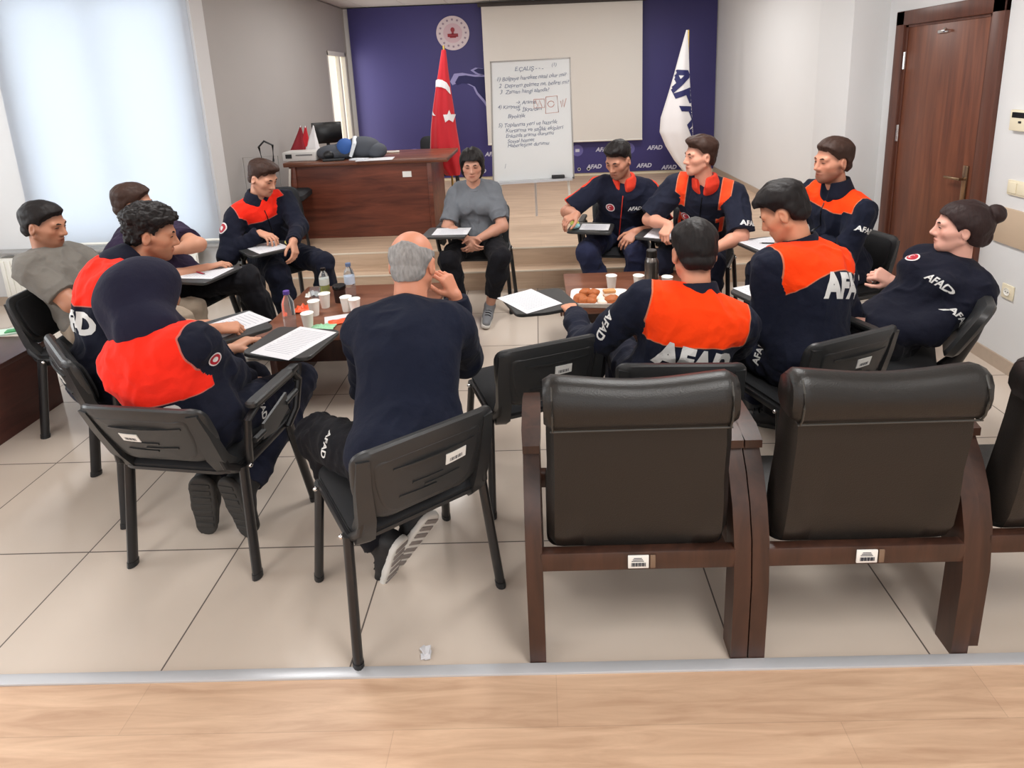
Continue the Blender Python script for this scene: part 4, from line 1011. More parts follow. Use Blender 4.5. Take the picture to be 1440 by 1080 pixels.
def small_pack(k, u, v, mt, label, size, rz=0.3, z=0.697):
    S, f, r = heading(k); p = S + r * u + f * v
    mb_ = MB().ball((0, 0, size[2] / 2), (size[0] / 2, size[1] / 2, size[2] / 2), 14, 8)
    o = mb_.build('snack_pack', mt); o.location = (p.x, p.y, z); o.rotation_euler = (0, 0, rz); tag(o, label, 'snack')
small_pack('polo', 0.30, 0.33, mat('pack_lime', (200, 206, 96), 0.4), 'yellow-green snack pack on the tablet of the man in the polo shirt', (0.07, 0.06, 0.045))
small_pack('polo', 0.285, 0.39, mat('pack_aqua', (150, 200, 205), 0.4), 'pale blue wrapper on the tablet edge of the man in the polo shirt', (0.10, 0.05, 0.035), 0.9)
small_pack('far', 0.04, 0.42, mat('pack_yellow', (222, 214, 120), 0.4), 'yellow and white snack pack on the tablet next to the desk', (0.10, 0.08, 0.05))

# red crate seen under the bearded man's tablet
p = onz(1070, 372, 0.25)
rb = empty('red_box', (1.62, 3.98, 0.0), 0.15); tag(rb, 'red box on the floor under the bearded man\'s tablet', 'box')
MB().span((-0.15, -0.10, 0.0), (0.15, 0.10, 0.40), bev=0.01).build('body', mat('box_red', (150, 24, 30), 0.5), rb)
MB().span((-0.155, -0.105, 0.40), (0.155, 0.105, 0.43), bev=0.006).build('lid', mat('box_red_dark', (110, 18, 24), 0.5), rb)
ONLY = None
# ================================================================== PEOPLE: one signed-distance body each, meshed as a continuous surface
def V(*a): return np.array(a, dtype=np.float64)
def unit(v): v = np.asarray(v, float); return v / max(np.linalg.norm(v), 1e-9)

class Grid:
    def __init__(s, lo, hi, h):
        s.h = h; s.lo = np.asarray(lo, float); s.n = np.ceil((np.asarray(hi) - s.lo) / h).astype(int) + 1
        s.ax = [(s.lo[i] + h * np.arange(s.n[i])).astype(np.float32) for i in range(3)]
        s.g = np.full(s.n, 0.5, np.float32)
    def box(s, lo, hi):
        a = np.clip(np.floor((np.asarray(lo) - s.lo) / s.h).astype(int), 0, s.n); b = np.clip(np.ceil((np.asarray(hi) - s.lo) / s.h).astype(int) + 1, 0, s.n)
        if (b <= a).any(): return None
        sl = tuple(slice(a[i], b[i]) for i in range(3))
        return sl, s.ax[0][a[0]:b[0], None, None], s.ax[1][None, a[1]:b[1], None], s.ax[2][None, None, a[2]:b[2]]

def smin(a, b, k):
    h = np.clip(0.5 + 0.5 * (a - b) / k, 0, 1)
    return a + (b - a) * h - k * h * (1 - h)

class Prim:
    "round cone a->b, radii ra, rb; flat=(axis, ratio) squeezes it; clip planes [(point, normal)] cut it; k blend"
    def __init__(s, a, b, ra, rb, k=0.02, flat=None, clip=None, sub=False, tags=''):
        s.a = np.asarray(a, float); s.b = np.asarray(b, float); s.ra = ra; s.rb = rb; s.k = k; s.flat = flat; s.clip = clip or []; s.sub = sub; s.tags = tags
    def dist(s, X, Y, Z, grow):
        a, b = s.a, s.b; ra, rb = s.ra + grow, s.rb + grow
        px, py, pz = X - a[0], Y - a[1], Z - a[2]
        q = 1.0
        if s.flat is not None:
            n, q = s.flat; n = unit(n); e = 1.0 / q - 1.0
            d = (px * n[0] + py * n[1] + pz * n[2]) * e
            px, py, pz = px + d * n[0], py + d * n[1], pz + d * n[2]
            ab = b - a; ab = ab + n * (ab @ n) * e
        else: ab = b - a
        L2 = max(ab @ ab, 1e-9)
        t = np.clip((px * ab[0] + py * ab[1] + pz * ab[2]) / L2, 0, 1)
        d = np.sqrt((px - t * ab[0]) ** 2 + (py - t * ab[1]) ** 2 + (pz - t * ab[2]) ** 2) - (ra + (rb - ra) * t)
        if q < 1: d = d * (0.5 + 0.5 * q)
        for p, n in s.clip:
            n = unit(n); d = np.maximum(d, (X - p[0]) * n[0] + (Y - p[1]) * n[1] + (Z - p[2]) * n[2])
        return d
    def put(s, G, grow=0.0, k=None):
        k = s.k if k is None else k; r = max(s.ra, s.rb) + grow + k + 3 * G.h
        if s.flat is not None: r *= 1.05
        bx = G.box(np.minimum(s.a, s.b) - r, np.maximum(s.a, s.b) + r)
        if bx is None: return
        sl, X, Y, Z = bx; d = s.dist(X, Y, Z, grow).astype(np.float32)
        if s.sub: G.g[sl] = -smin(-G.g[sl], d, k)
        else: G.g[sl] = smin(G.g[sl], d, k)

class Ell(Prim):
    "ellipsoid: centre, radii, axes (rows)"
    def __init__(s, c, r, ax=None, k=0.02, sub=False, clip=None):
        s.a = s.b = np.asarray(c, float); s.r = np.asarray(r, float); s.ax = np.eye(3) if ax is None else np.asarray(ax, float); s.k = k; s.sub = sub; s.ra = s.rb = float(max(r)); s.flat = None; s.clip = clip or []
    def dist(s, X, Y, Z, grow):
        r = s.r + grow; p = [X - s.a[0], Y - s.a[1], Z - s.a[2]]
        k0 = 0; k1 = 0
        for i in range(3):
            u = (p[0] * s.ax[i][0] + p[1] * s.ax[i][1] + p[2] * s.ax[i][2])
            k0 = k0 + (u / r[i]) ** 2; k1 = k1 + (u / (r[i] ** 2)) ** 2
        k0 = np.sqrt(k0); d = k0 * (k0 - 1) / np.maximum(np.sqrt(k1), 1e-6)
        for q, n in s.clip:
            n = unit(n); d = np.maximum(d, (X - q[0]) * n[0] + (Y - q[1]) * n[1] + (Z - q[2]) * n[2])
        return d

def surface(G):
    "naive surface nets"
    g = G.g; n = np.array(g.shape); ins = g < 0
    c = ins[:-1, :-1, :-1].astype(np.int8)
    for dx, dy, dz in ((1, 0, 0), (0, 1, 0), (0, 0, 1), (1, 1, 0), (1, 0, 1), (0, 1, 1), (1, 1, 1)):
        c = c + ins[dx:n[0] - 1 + dx, dy:n[1] - 1 + dy, dz:n[2] - 1 + dz]
    act = (c > 0) & (c < 8); I = np.argwhere(act); del c
    cor = np.array([(x, y, z) for x in (0, 1) for y in (0, 1) for z in (0, 1)])
    val = np.stack([g[I[:, 0] + q[0], I[:, 1] + q[1], I[:, 2] + q[2]] for q in cor], 1).astype(np.float64)
    pos = np.zeros((len(I), 3)); cnt = np.zeros(len(I))
    for i in range(8):
        for j in range(i + 1, 8):
            if np.abs(cor[i] - cor[j]).sum() != 1: continue
            m = (val[:, i] < 0) != (val[:, j] < 0)
            t = val[m, i] / (val[m, i] - val[m, j])
            pos[m] += cor[i] + t[:, None] * (cor[j] - cor[i]); cnt[m] += 1
    P = G.lo + (I + pos / cnt[:, None]) * G.h
    idx = np.full(act.shape, -1, np.int32); idx[act] = np.arange(len(I))
    F = []
    for ax in range(3):
        o1, o2 = [(1, 2), (2, 0), (0, 1)][ax]
        s0 = [slice(None)] * 3; s1 = [slice(None)] * 3; s0[ax] = slice(0, -1); s1[ax] = slice(1, None)
        a, b = ins[tuple(s0)], ins[tuple(s1)]
        E = np.argwhere(a != b)
        ok = (E[:, o1] > 0) & (E[:, o2] > 0) & (E[:, o1] < n[o1] - 1) & (E[:, o2] < n[o2] - 1); E = E[ok]
        fl = a[E[:, 0], E[:, 1], E[:, 2]]
        q = []
        for d1, d2 in ((1, 1), (0, 1), (0, 0), (1, 0)):
            e = E.copy(); e[:, o1] -= d1; e[:, o2] -= d2; q.append(idx[e[:, 0], e[:, 1], e[:, 2]])
        q = np.stack(q, 1); q[~fl] = q[~fl][:, ::-1]; F.append(q)
    return P, np.concatenate(F)

_rs = np.random.RandomState(7); _LAT = _rs.rand(64, 64, 64).astype(np.float32) * 2 - 1
def noise3(P, f):
    q = P * f; i = np.floor(q).astype(int); t = q - i; t = t * t * (3 - 2 * t); r = 0
    for dx in (0, 1):
        for dy in (0, 1):
            for dz in (0, 1):
                w = (t[:, 0] if dx else 1 - t[:, 0]) * (t[:, 1] if dy else 1 - t[:, 1]) * (t[:, 2] if dz else 1 - t[:, 2])
                r = r + w * _LAT[(i[:, 0] + dx) % 64, (i[:, 1] + dy) % 64, (i[:, 2] + dz) % 64]
    return r

def vnormals(P, F):
    n = np.cross(P[F[:, 2]] - P[F[:, 0]], P[F[:, 3]] - P[F[:, 1]]); N = np.zeros_like(P)
    for j in range(4): np.add.at(N, F[:, j], n)
    return N / np.maximum(np.linalg.norm(N, axis=1, keepdims=True), 1e-12)

def np_mesh(name, P, F, mt, parent=None, attrs=None, cols=None):
    me = bpy.data.meshes.new(name); me.vertices.add(len(P)); me.vertices.foreach_set('co', P.astype(np.float32).ravel())
    me.loops.add(F.size); me.loops.foreach_set('vertex_index', F.astype(np.int32).ravel())
    me.polygons.add(len(F)); me.polygons.foreach_set('loop_start', (np.arange(len(F)) * 4).astype(np.int32)); me.polygons.foreach_set('loop_total', np.full(len(F), 4, np.int32))
    me.update(calc_edges=True); me.polygons.foreach_set('use_smooth', [True] * len(F))
    for k, v in (attrs or {}).items():
        a = me.attributes.new(k, 'FLOAT', 'POINT'); a.data.foreach_set('value', v.astype(np.float32))
    for k, v in (cols or {}).items():
        a = me.color_attributes.new(k, 'FLOAT_COLOR', 'POINT'); a.data.foreach_set('color', v.astype(np.float32).ravel())
    me.materials.append(mt)
    o = bpy.data.objects.new(name, me); COL.objects.link(o)
    if parent is not None: o.parent = parent
    return o

def rotv(v, ax, a):
    ax = unit(ax); v = np.asarray(v, float)
    return v * math.cos(a) + np.cross(ax, v) * math.sin(a) + ax * (ax @ v) * (1 - math.cos(a))

def ik(a, c, l1, l2, pole):
    "joint between a and c"
    d = c - a; L = np.linalg.norm(d); u = d / L
    if L > (l1 + l2) * 0.995: s = L / ((l1 + l2) * 0.995); l1 *= s; l2 *= s
    x = (l1 * l1 - l2 * l2 + L * L) / (2 * L); h = math.sqrt(max(l1 * l1 - x * x, 0))
    p = np.asarray(pole, float); p = unit(p - u * (p @ u))
    return a + u * x + p * h

# ---- materials for people
def skin_mat(name, c):
    mt = bpy.data.materials.new(name); t = NT(mt)
    at_ = t.n('ShaderNodeVertexColor'); at_.layer_name = 'tint'
    mx = t.n('ShaderNodeMix'); mx.data_type = 'RGBA'; mx.blend_type = 'MULTIPLY'; mx.inputs[0].default_value = 1
    mx.inputs[6].default_value = srgb(*c); t.l(at_.outputs[0], mx.inputs[7]); t.l(mx.outputs[2], t.b.inputs['Base Color'])
    t.b.inputs['Roughness'].default_value = 0.5; t.b.inputs['Specular IOR Level'].default_value = 0.35
    t.b.inputs['Subsurface Weight'].default_value = 0.08; t.b.inputs['Subsurface Radius'].default_value = (0.01, 0.004, 0.002)
    return mt
def cloth_mat(name, c, c2=None, edge=None, rough=0.85):
    "c2 shows where the surface lies inside the panel pattern"
    if name in _M: return _M[name]
    mt = bpy.data.materials.new(name); t = NT(mt); b = t.b
    tc = t.n('ShaderNodeTexCoord'); nz = t.n('ShaderNodeTexNoise'); nz.inputs['Scale'].default_value = 9; nz.inputs['Detail'].default_value = 4
    t.l(tc.outputs['Object'], nz.inputs['Vector'])
    k = srgb(*c); base = t.mix(nz.outputs[0], tuple(x * 0.82 for x in k[:3]) + (1,), tuple(x * 1.15 for x in k[:3]) + (1,))
    if c2:
        k2 = srgb(*c2); b2 = t.mix(nz.outputs[0], tuple(x * 0.92 for x in k2[:3]) + (1,), tuple(min(1, x * 1.06) for x in k2[:3]) + (1,))
        a = t.n('ShaderNodeAttribute'); a.attribute_name = 'panel'
        base = t.mix(t.math('GREATER_THAN', a.outputs['Fac'], 0.0), base, b2)
        if edge:
            e = t.math('LESS_THAN', t.math('ABSOLUTE', t.math('ADD', a.outputs['Fac'], 0.0025)), 0.0025)
            base = t.mix(e, base, srgb(*edge))
    t.l(base, b.inputs['Base Color']); b.inputs['Roughness'].default_value = rough; b.inputs['Specular IOR Level'].default_value = 0.16
    b.inputs['Sheen Weight'].default_value = 0.03
    n2 = t.n('ShaderNodeTexNoise'); n2.inputs['Scale'].default_value = 35; n2.inputs['Detail'].default_value = 3; t.l(tc.outputs['Object'], n2.inputs['Vector'])
    bp_ = t.n('ShaderNodeBump'); bp_.inputs['Strength'].default_value = 0.45; bp_.inputs['Distance'].default_value = 0.008
    t.l(n2.outputs[0], bp_.inputs['Height']); t.l(bp_.outputs[0], b.inputs['Normal'])
    _M[name] = mt; return mt
def hair_mat(name, c, c2=None):
    if name in _M: return _M[name]
    mt = bpy.data.materials.new(name); t = NT(mt); b = t.b
    tc = t.n('ShaderNodeTexCoord'); mp = t.n('ShaderNodeMapping'); mp.inputs['Scale'].default_value = (90, 90, 22); t.l(tc.outputs['Object'], mp.inputs[0])
    nz = t.n('ShaderNodeTexNoise'); nz.inputs['Scale'].default_value = 1.0; nz.inputs['Detail'].default_value = 4; t.l(mp.outputs[0], nz.inputs['Vector'])
    k = srgb(*c); k2 = srgb(*(c2 or tuple(min(255, int(x * 1.35 + 4)) for x in c)))
    t.l(t.mix(nz.outputs[0], k, k2), b.inputs['Base Color']); b.inputs['Roughness'].default_value = 0.55; b.inputs['Specular IOR Level'].default_value = 0.22
    bp_ = t.n('ShaderNodeBump'); bp_.inputs['Strength'].default_value = 0.6; bp_.inputs['Distance'].default_value = 0.004; t.l(nz.outputs[0], bp_.inputs['Height']); t.l(bp_.outputs[0], b.inputs['Normal'])
    _M[name] = mt; return mt
M_eyew = mat('eye_white', (214, 208, 200), 0.25); M_eyed = mat('eye_dark', (40, 26, 20), 0.2)
M_letter = mat('letter_silver', (212, 212, 210), 0.5); M_badge_red = mat('badge_red', (176, 34, 50), 0.5); M_badge_w = mat('badge_white', (225, 220, 220), 0.5)
M_shoe = mat('shoe_black', (26, 26, 28), 0.6, bump=0.2, bscale=150); M_sole = mat('shoe_sole_dark', (52, 50, 48), 0.8)

HAND_CURL = {'relaxed': (28, 32, 20), 'flat': (6, 8, 5), 'grip': (62, 60, 35), 'fist': (80, 85, 50), 'pen': (45, 48, 30), 'cup': (38, 38, 22)}
def hand(W, D, N, side, pose='relaxed', s=1.0):
    "fingers D, back of the hand N; side +1 right hand (thumb towards the body's left when palm down)"
    D = unit(D); N = unit(N - D * (np.asarray(N) @ D)); S = np.cross(D, N) * side  # S points away from the thumb
    out = []; c1, c2, c3 = [math.radians(x) for x in HAND_CURL[pose]]
    fing = [(-0.030, 0.086, (0.040, 0.025, 0.020), 0.0090), (-0.010, 0.090, (0.045, 0.028, 0.021), 0.0092), (0.011, 0.086, (0.041, 0.026, 0.020), 0.0088), (0.030, 0.078, (0.032, 0.020, 0.018), 0.0078)]
    W = np.asarray(W, float)
    for i, (off, ln, seg, r) in enumerate(fing):
        kn = W + D * ln * s + S * off * s
        out.append(Prim(W + D * 0.012 * s + S * off * 0.55 * s, kn, 0.0155 * s, 0.0118 * s, 0.014, flat=(N, 0.85)))
        d0 = unit(D + S * off * 2.4); p = kn; f = 1.0 + 0.10 * i if pose != 'flat' else 1; th = 0.0
        for L, c, r2 in zip(seg, (c1 * f, c2 * f, c3 * f), (r, r * 0.93, r * 0.82)):
            th += c; d = d0 * math.cos(th) - N * math.sin(th)
            q = p + d * L * s; out.append(Prim(p, q, r2 * s, r2 * 0.93 * s, 0.004)); p = q
    base = W + D * 0.022 * s - S * 0.022 * s - N * 0.006 * s
    k1 = base + unit(D * 0.62 - S * 0.70 - N * 0.28) * 0.045 * s
    k2 = k1 + unit(D * 0.85 - S * 0.35 - N * 0.35) * 0.034 * s
    k3 = k2 + unit(D * 0.95 - S * 0.02 - N * 0.40) * 0.026 * s
    out += [Prim(base, k1, 0.0165 * s, 0.0115 * s, 0.012), Prim(k1, k2, 0.0108 * s, 0.0098 * s, 0.005), Prim(k2, k3, 0.0095 * s, 0.0080 * s, 0.004)]
    return out

def head_prims(C, X, Y, Z, s, o):
    "skull, jaw, nose, ears ... in the head frame X right, Y forward, Z up"
    ax = np.stack([X, Y, Z]); L = lambda x, y, z: C + (X * x + Y * y + Z * z) * s
    E = lambda c, r, k=0.02, sub=False: Ell(L(*c), np.array(r) * s, ax, k * s, sub)
    P = lambda a, b, ra, rb, k=0.015, sub=False: Prim(L(*a), L(*b), ra * s, rb * s, k * s, sub=sub)
    w = o.get('facew', 1.0); j = o.get('jaw', 1.0)
    out = [E((0, -0.014, 0.036), (0.077 * w, 0.098, 0.090)), E((0, 0.036, -0.022), (0.062 * w, 0.056, 0.082), 0.03), E((0, 0.044, -0.072), (0.044 * w * j, 0.042, 0.036), 0.025)]
    for sx in (-1, 1):
        out += [P((sx * 0.056 * w * j, 0.002, -0.045), (sx * 0.024 * j, 0.064, -0.086), 0.019, 0.017, 0.025), P((sx * 0.048 * w, 0.056, -0.016), (sx * 0.060 * w, 0.016, -0.005), 0.019, 0.014, 0.025),
                P((sx * 0.044, 0.074, 0.027), (sx * 0.012, 0.082, 0.023), 0.011, 0.012, 0.014)]
    out += [P((0, 0.074, -0.097), (0, 0.070, -0.085), 0.016, 0.018, 0.02)]
    for sx in (-1, 1):
        out.append(Prim(L(sx * 0.032, 0.101, 0.006), L(sx * 0.030, 0.099, 0.006), 0.0155 * s, 0.0155 * s, 0.012 * s, sub=True))
        out.append(P((sx * 0.032, 0.0715, 0.006), (sx * 0.031, 0.0715, 0.006), 0.0150, 0.0150, 0.006))
    out += [P((0, 0.083, 0.018), (0, 0.108, -0.026), 0.0085, 0.0115, 0.012), P((-0.011, 0.095, -0.031), (0.011, 0.095, -0.031), 0.0095, 0.0095, 0.010),
            E((0, 0.086, -0.057), (0.024, 0.013, 0.0065), 0.008), E((0, 0.085, -0.067), (0.021, 0.012, 0.0065), 0.006), E((0, 0.104, -0.0615), (0.022, 0.010, 0.0018), 0.004, True)]
    if not o.get('noears'):
        for sx in (-1, 1):
            rx = math.radians(18); e1 = unit(X * sx * math.cos(rx) + Y * -0.35); e2 = unit(Y - e1 * (Y @ e1)); e3 = np.cross(e1, e2)
            out.append(Ell(L(sx * 0.080 * w, -0.010, -0.004), np.array((0.008, 0.019, 0.032)) * s, np.stack([e1, e2, e3]), 0.008 * s))
            out.append(Ell(L(sx * 0.087 * w, -0.004, 0.000), np.array((0.006, 0.010, 0.016)) * s, np.stack([e1, e2, e3]), 0.006 * s, True))
    return out

def sstep(x, a, b):
    t = np.clip((x - a) / (b - a), 0, 1); return t * t * (3 - 2 * t)

def make_hair(kind, C, ax, s, h, col, parent, o):
    X, Yv, Z = ax
    lo = C - 0.26; hi = C + 0.22
    G = Grid(lo, hi, h)
    gx, gy, gz = G.ax[0][:, None, None] - C[0], G.ax[1][None, :, None] - C[1], G.ax[2][None, None, :] - C[2]
    x = (gx * X[0] + gy * X[1] + gz * X[2]) / s; y = (gx * Yv[0] + gy * Yv[1] + gz * Yv[2]) / s; z = (gx * Z[0] + gy * Z[1] + gz * Z[2]) / s
    w = o.get('facew', 1.0); r = (0.077 * w, 0.098, 0.090)
    def ell(c, r):
        u, v, q = (x - c[0]) / r[0], (y - c[1]) / r[1], (z - c[2]) / r[2]
        k0 = np.sqrt(u * u + v * v + q * q); k1 = np.sqrt((u / r[0]) ** 2 + (v / r[1]) ** 2 + (q / r[2]) ** 2)
        return k0 * (k0 - 1) / np.maximum(k1, 1e-6)
    d = ell((0, -0.014, 0.036), r)
    # nape: follow the neck a little
    d = np.minimum(d, ell((0, -0.040, -0.015), (0.060 * w, 0.062, 0.066)))
    ry = [-0.13, -0.06, -0.03, -0.012, 0.012, 0.028, 0.048, 0.066, 0.085, 0.12]
    fr = o.get('hairline', 0.066)
    if kind in ('short', 'curly', 'quiff', 'fringe', 'crop'):
        rz = [-0.060, -0.056, -0.036, 0.0, -0.012, 0.028, 0.052, fr + 0.002, fr + 0.008, fr + 0.012]
        th_s, th_t = o.get('sides', 0.006), o.get('top', 0.022)
        zl = np.interp(y, ry, rz)
        th = th_s + (th_t - th_s) * sstep(z, o.get('fade0', 0.03), o.get('fade1', 0.095))
        th = 0.0012 + (th - 0.0012) * sstep(z - zl, 0.0, 0.030)
        f = d - th
        if kind in ('quiff', 'fringe'):
            q = ell((0, 0.052, 0.110), (0.058 * w, 0.05, 0.026)) if kind == 'quiff' else ell((0.0, 0.070, 0.078), (0.060, 0.034, 0.030))
            f = -np.log(np.exp(-f / 0.008) + np.exp(-q / 0.008)) * 0.008
        f = np.maximum(f, (zl - z) * 0.75)
        # leave the ears free
        for sx in (-1, 1):
            e = np.sqrt(((x - sx * 0.084 * w) / 1.0) ** 2 + ((y + 0.006) / 1.1) ** 2 + ((z + 0.006) / 1.25) ** 2) - 0.030
            f = np.maximum(f, -e)
        amp, fq = {'curly': (0.007, 60), 'short': (0.0034, 48), 'quiff': (0.0045, 42), 'fringe': (0.0048, 42), 'crop': (0.0018, 110)}[kind]
        st = 1.0
    elif kind == 'bald':
        zl = np.interp(y, ry, [-0.066, -0.062, -0.040, 0.0, -0.016, 0.018, 0.05, 0.08, 0.09, 0.1])
        f = np.maximum(d - 0.0045, (zl - z) * 0.75)
        f = np.maximum(f, (z - (0.072 - 0.25 * np.maximum(y + 0.03, 0) + 0.012 * np.cos(x * 40))) * 0.8)
        f = np.maximum(f, y - 0.030)
        for sx in (-1, 1):
            e = np.sqrt((x - sx * 0.084) ** 2 + ((y + 0.006) / 1.1) ** 2 + ((z + 0.006) / 1.25) ** 2) - 0.030
            f = np.maximum(f, -e)
        amp, fq = 0.0025, 90
    elif kind == 'bun':
        zl = np.interp(y, ry, [-0.075, -0.070, -0.055, -0.03, -0.02, 0.022, 0.044, fr, fr + 0.006, fr + 0.01])
        f = np.maximum(d - 0.014 - 0.008 * sstep(-y, -0.02, 0.08), (zl - z) * 0.75)
        f = np.maximum(f, -(np.sqrt((x - np.sign(x) * 0.088) ** 2 + (y + 0.004) ** 2 + ((z + 0.014) / 1.3) ** 2) - 0.026))
        b = ell((0.0, -0.128, 0.082), (0.044, 0.040, 0.044)); tl = ell((0, -0.095, -0.02), (0.05, 0.035, 0.055))
        f = np.minimum(f, np.minimum(b, tl)); amp, fq = 0.0025, 60
    elif kind == 'bob':
        zl = np.interp(y, ry, [-0.2, -0.2, -0.16, -0.13, -0.11, -0.085, 0.00, fr, fr + 0.006, fr + 0.01])
        dd = np.minimum(d - 0.024, ell((0, -0.025, -0.02), (0.098, 0.078, 0.118)))
        f = np.maximum(dd, (zl - z) * 0.7)
        f = np.maximum(f, -(np.sqrt((x / 0.058) ** 2 + ((z - 0.0) / 0.066) ** 2) - 1) * 0.05 - (y < 0.02) * 1.0)
        f = f + 0.010 * np.exp(-((x - 0.012) / 0.010) ** 2) * (z > 0.08)
        amp, fq = 0.003, 60
    g = f * s
    G.g[...] = g
    P, F = surface(G)
    N = vnormals(P, F); q = P - C; sq = np.stack([q @ X, (q @ Yv) * 0.45, (q @ Z) * 0.45], 1) + 5.0; nn = noise3(sq if kind != 'curly' else P + 3.1, fq) + 0.6 * noise3(sq if kind != 'curly' else P, fq * 2.1)
    P = P + N * (amp * nn)[:, None]
    return np_mesh('hair', P, F, hair_mat(*col), parent)

def decal_text(body, size, org, ux, uy, direction, bvh, parent, mt=None, shear=0.0, bold=0.004, name='lettering', off=0.0025, thick=0.0012, xs=1.0):
    "lettering laid onto a garment along a projection direction"
    vs, fs = text_mesh(body, size, 0.0, shear, bold, 1.0, 'CENTER', max(0.010, size * 0.12))
    ux, uy, dr = Vector(ux).normalized(), Vector(uy).normalized(), Vector(direction).normalized()
    q = []; ok = []
    for v in vs:
        p = Vector(org) + ux * v.x * xs + uy * v.y
        h = bvh.ray_cast(p - dr * 0.30, dr, 0.6)
        ok.append(h[0] is not None); q.append(h[0] - dr * off if h[0] is not None else p)
    fs = [f for f in fs if all(ok[i] for i in f)]
    if not fs: return None
    mb_ = MB().add(q, fs)
    return mb_.build(name, mt or M_letter, parent, smooth=False)

def decal_disc(r, org, ux, uy, direction, bvh, parent, mt, name, inner=None, cx=0.0, cy=0.0, off=0.003):
    dr = Vector(direction).normalized(); ux = Vector(ux).normalized(); uy = Vector(uy).normalized()
    rows = []
    for q in (0.05, 0.4, 0.7, 1.0):
        row = []
        for k in range(18):
            a = 2 * PI * k / 18; p = Vector(org) + ux * (cx + r * q * math.cos(a)) + uy * (cy + r * q * math.sin(a))
            h = bvh.ray_cast(p - dr * 0.30, dr, 0.6)
            row.append((h[0] if h[0] is not None else p) - dr * off)
        rows.append(row)
    vs = [p for r_ in rows for p in r_]; fs = [tuple(range(18))] + [(i * 18 + j, i * 18 + (j + 1) % 18, (i + 1) * 18 + (j + 1) % 18, (i + 1) * 18 + j) for i in range(3) for j in range(18)]
    return MB().add(vs, fs).build(name, mt, parent, smooth=True)

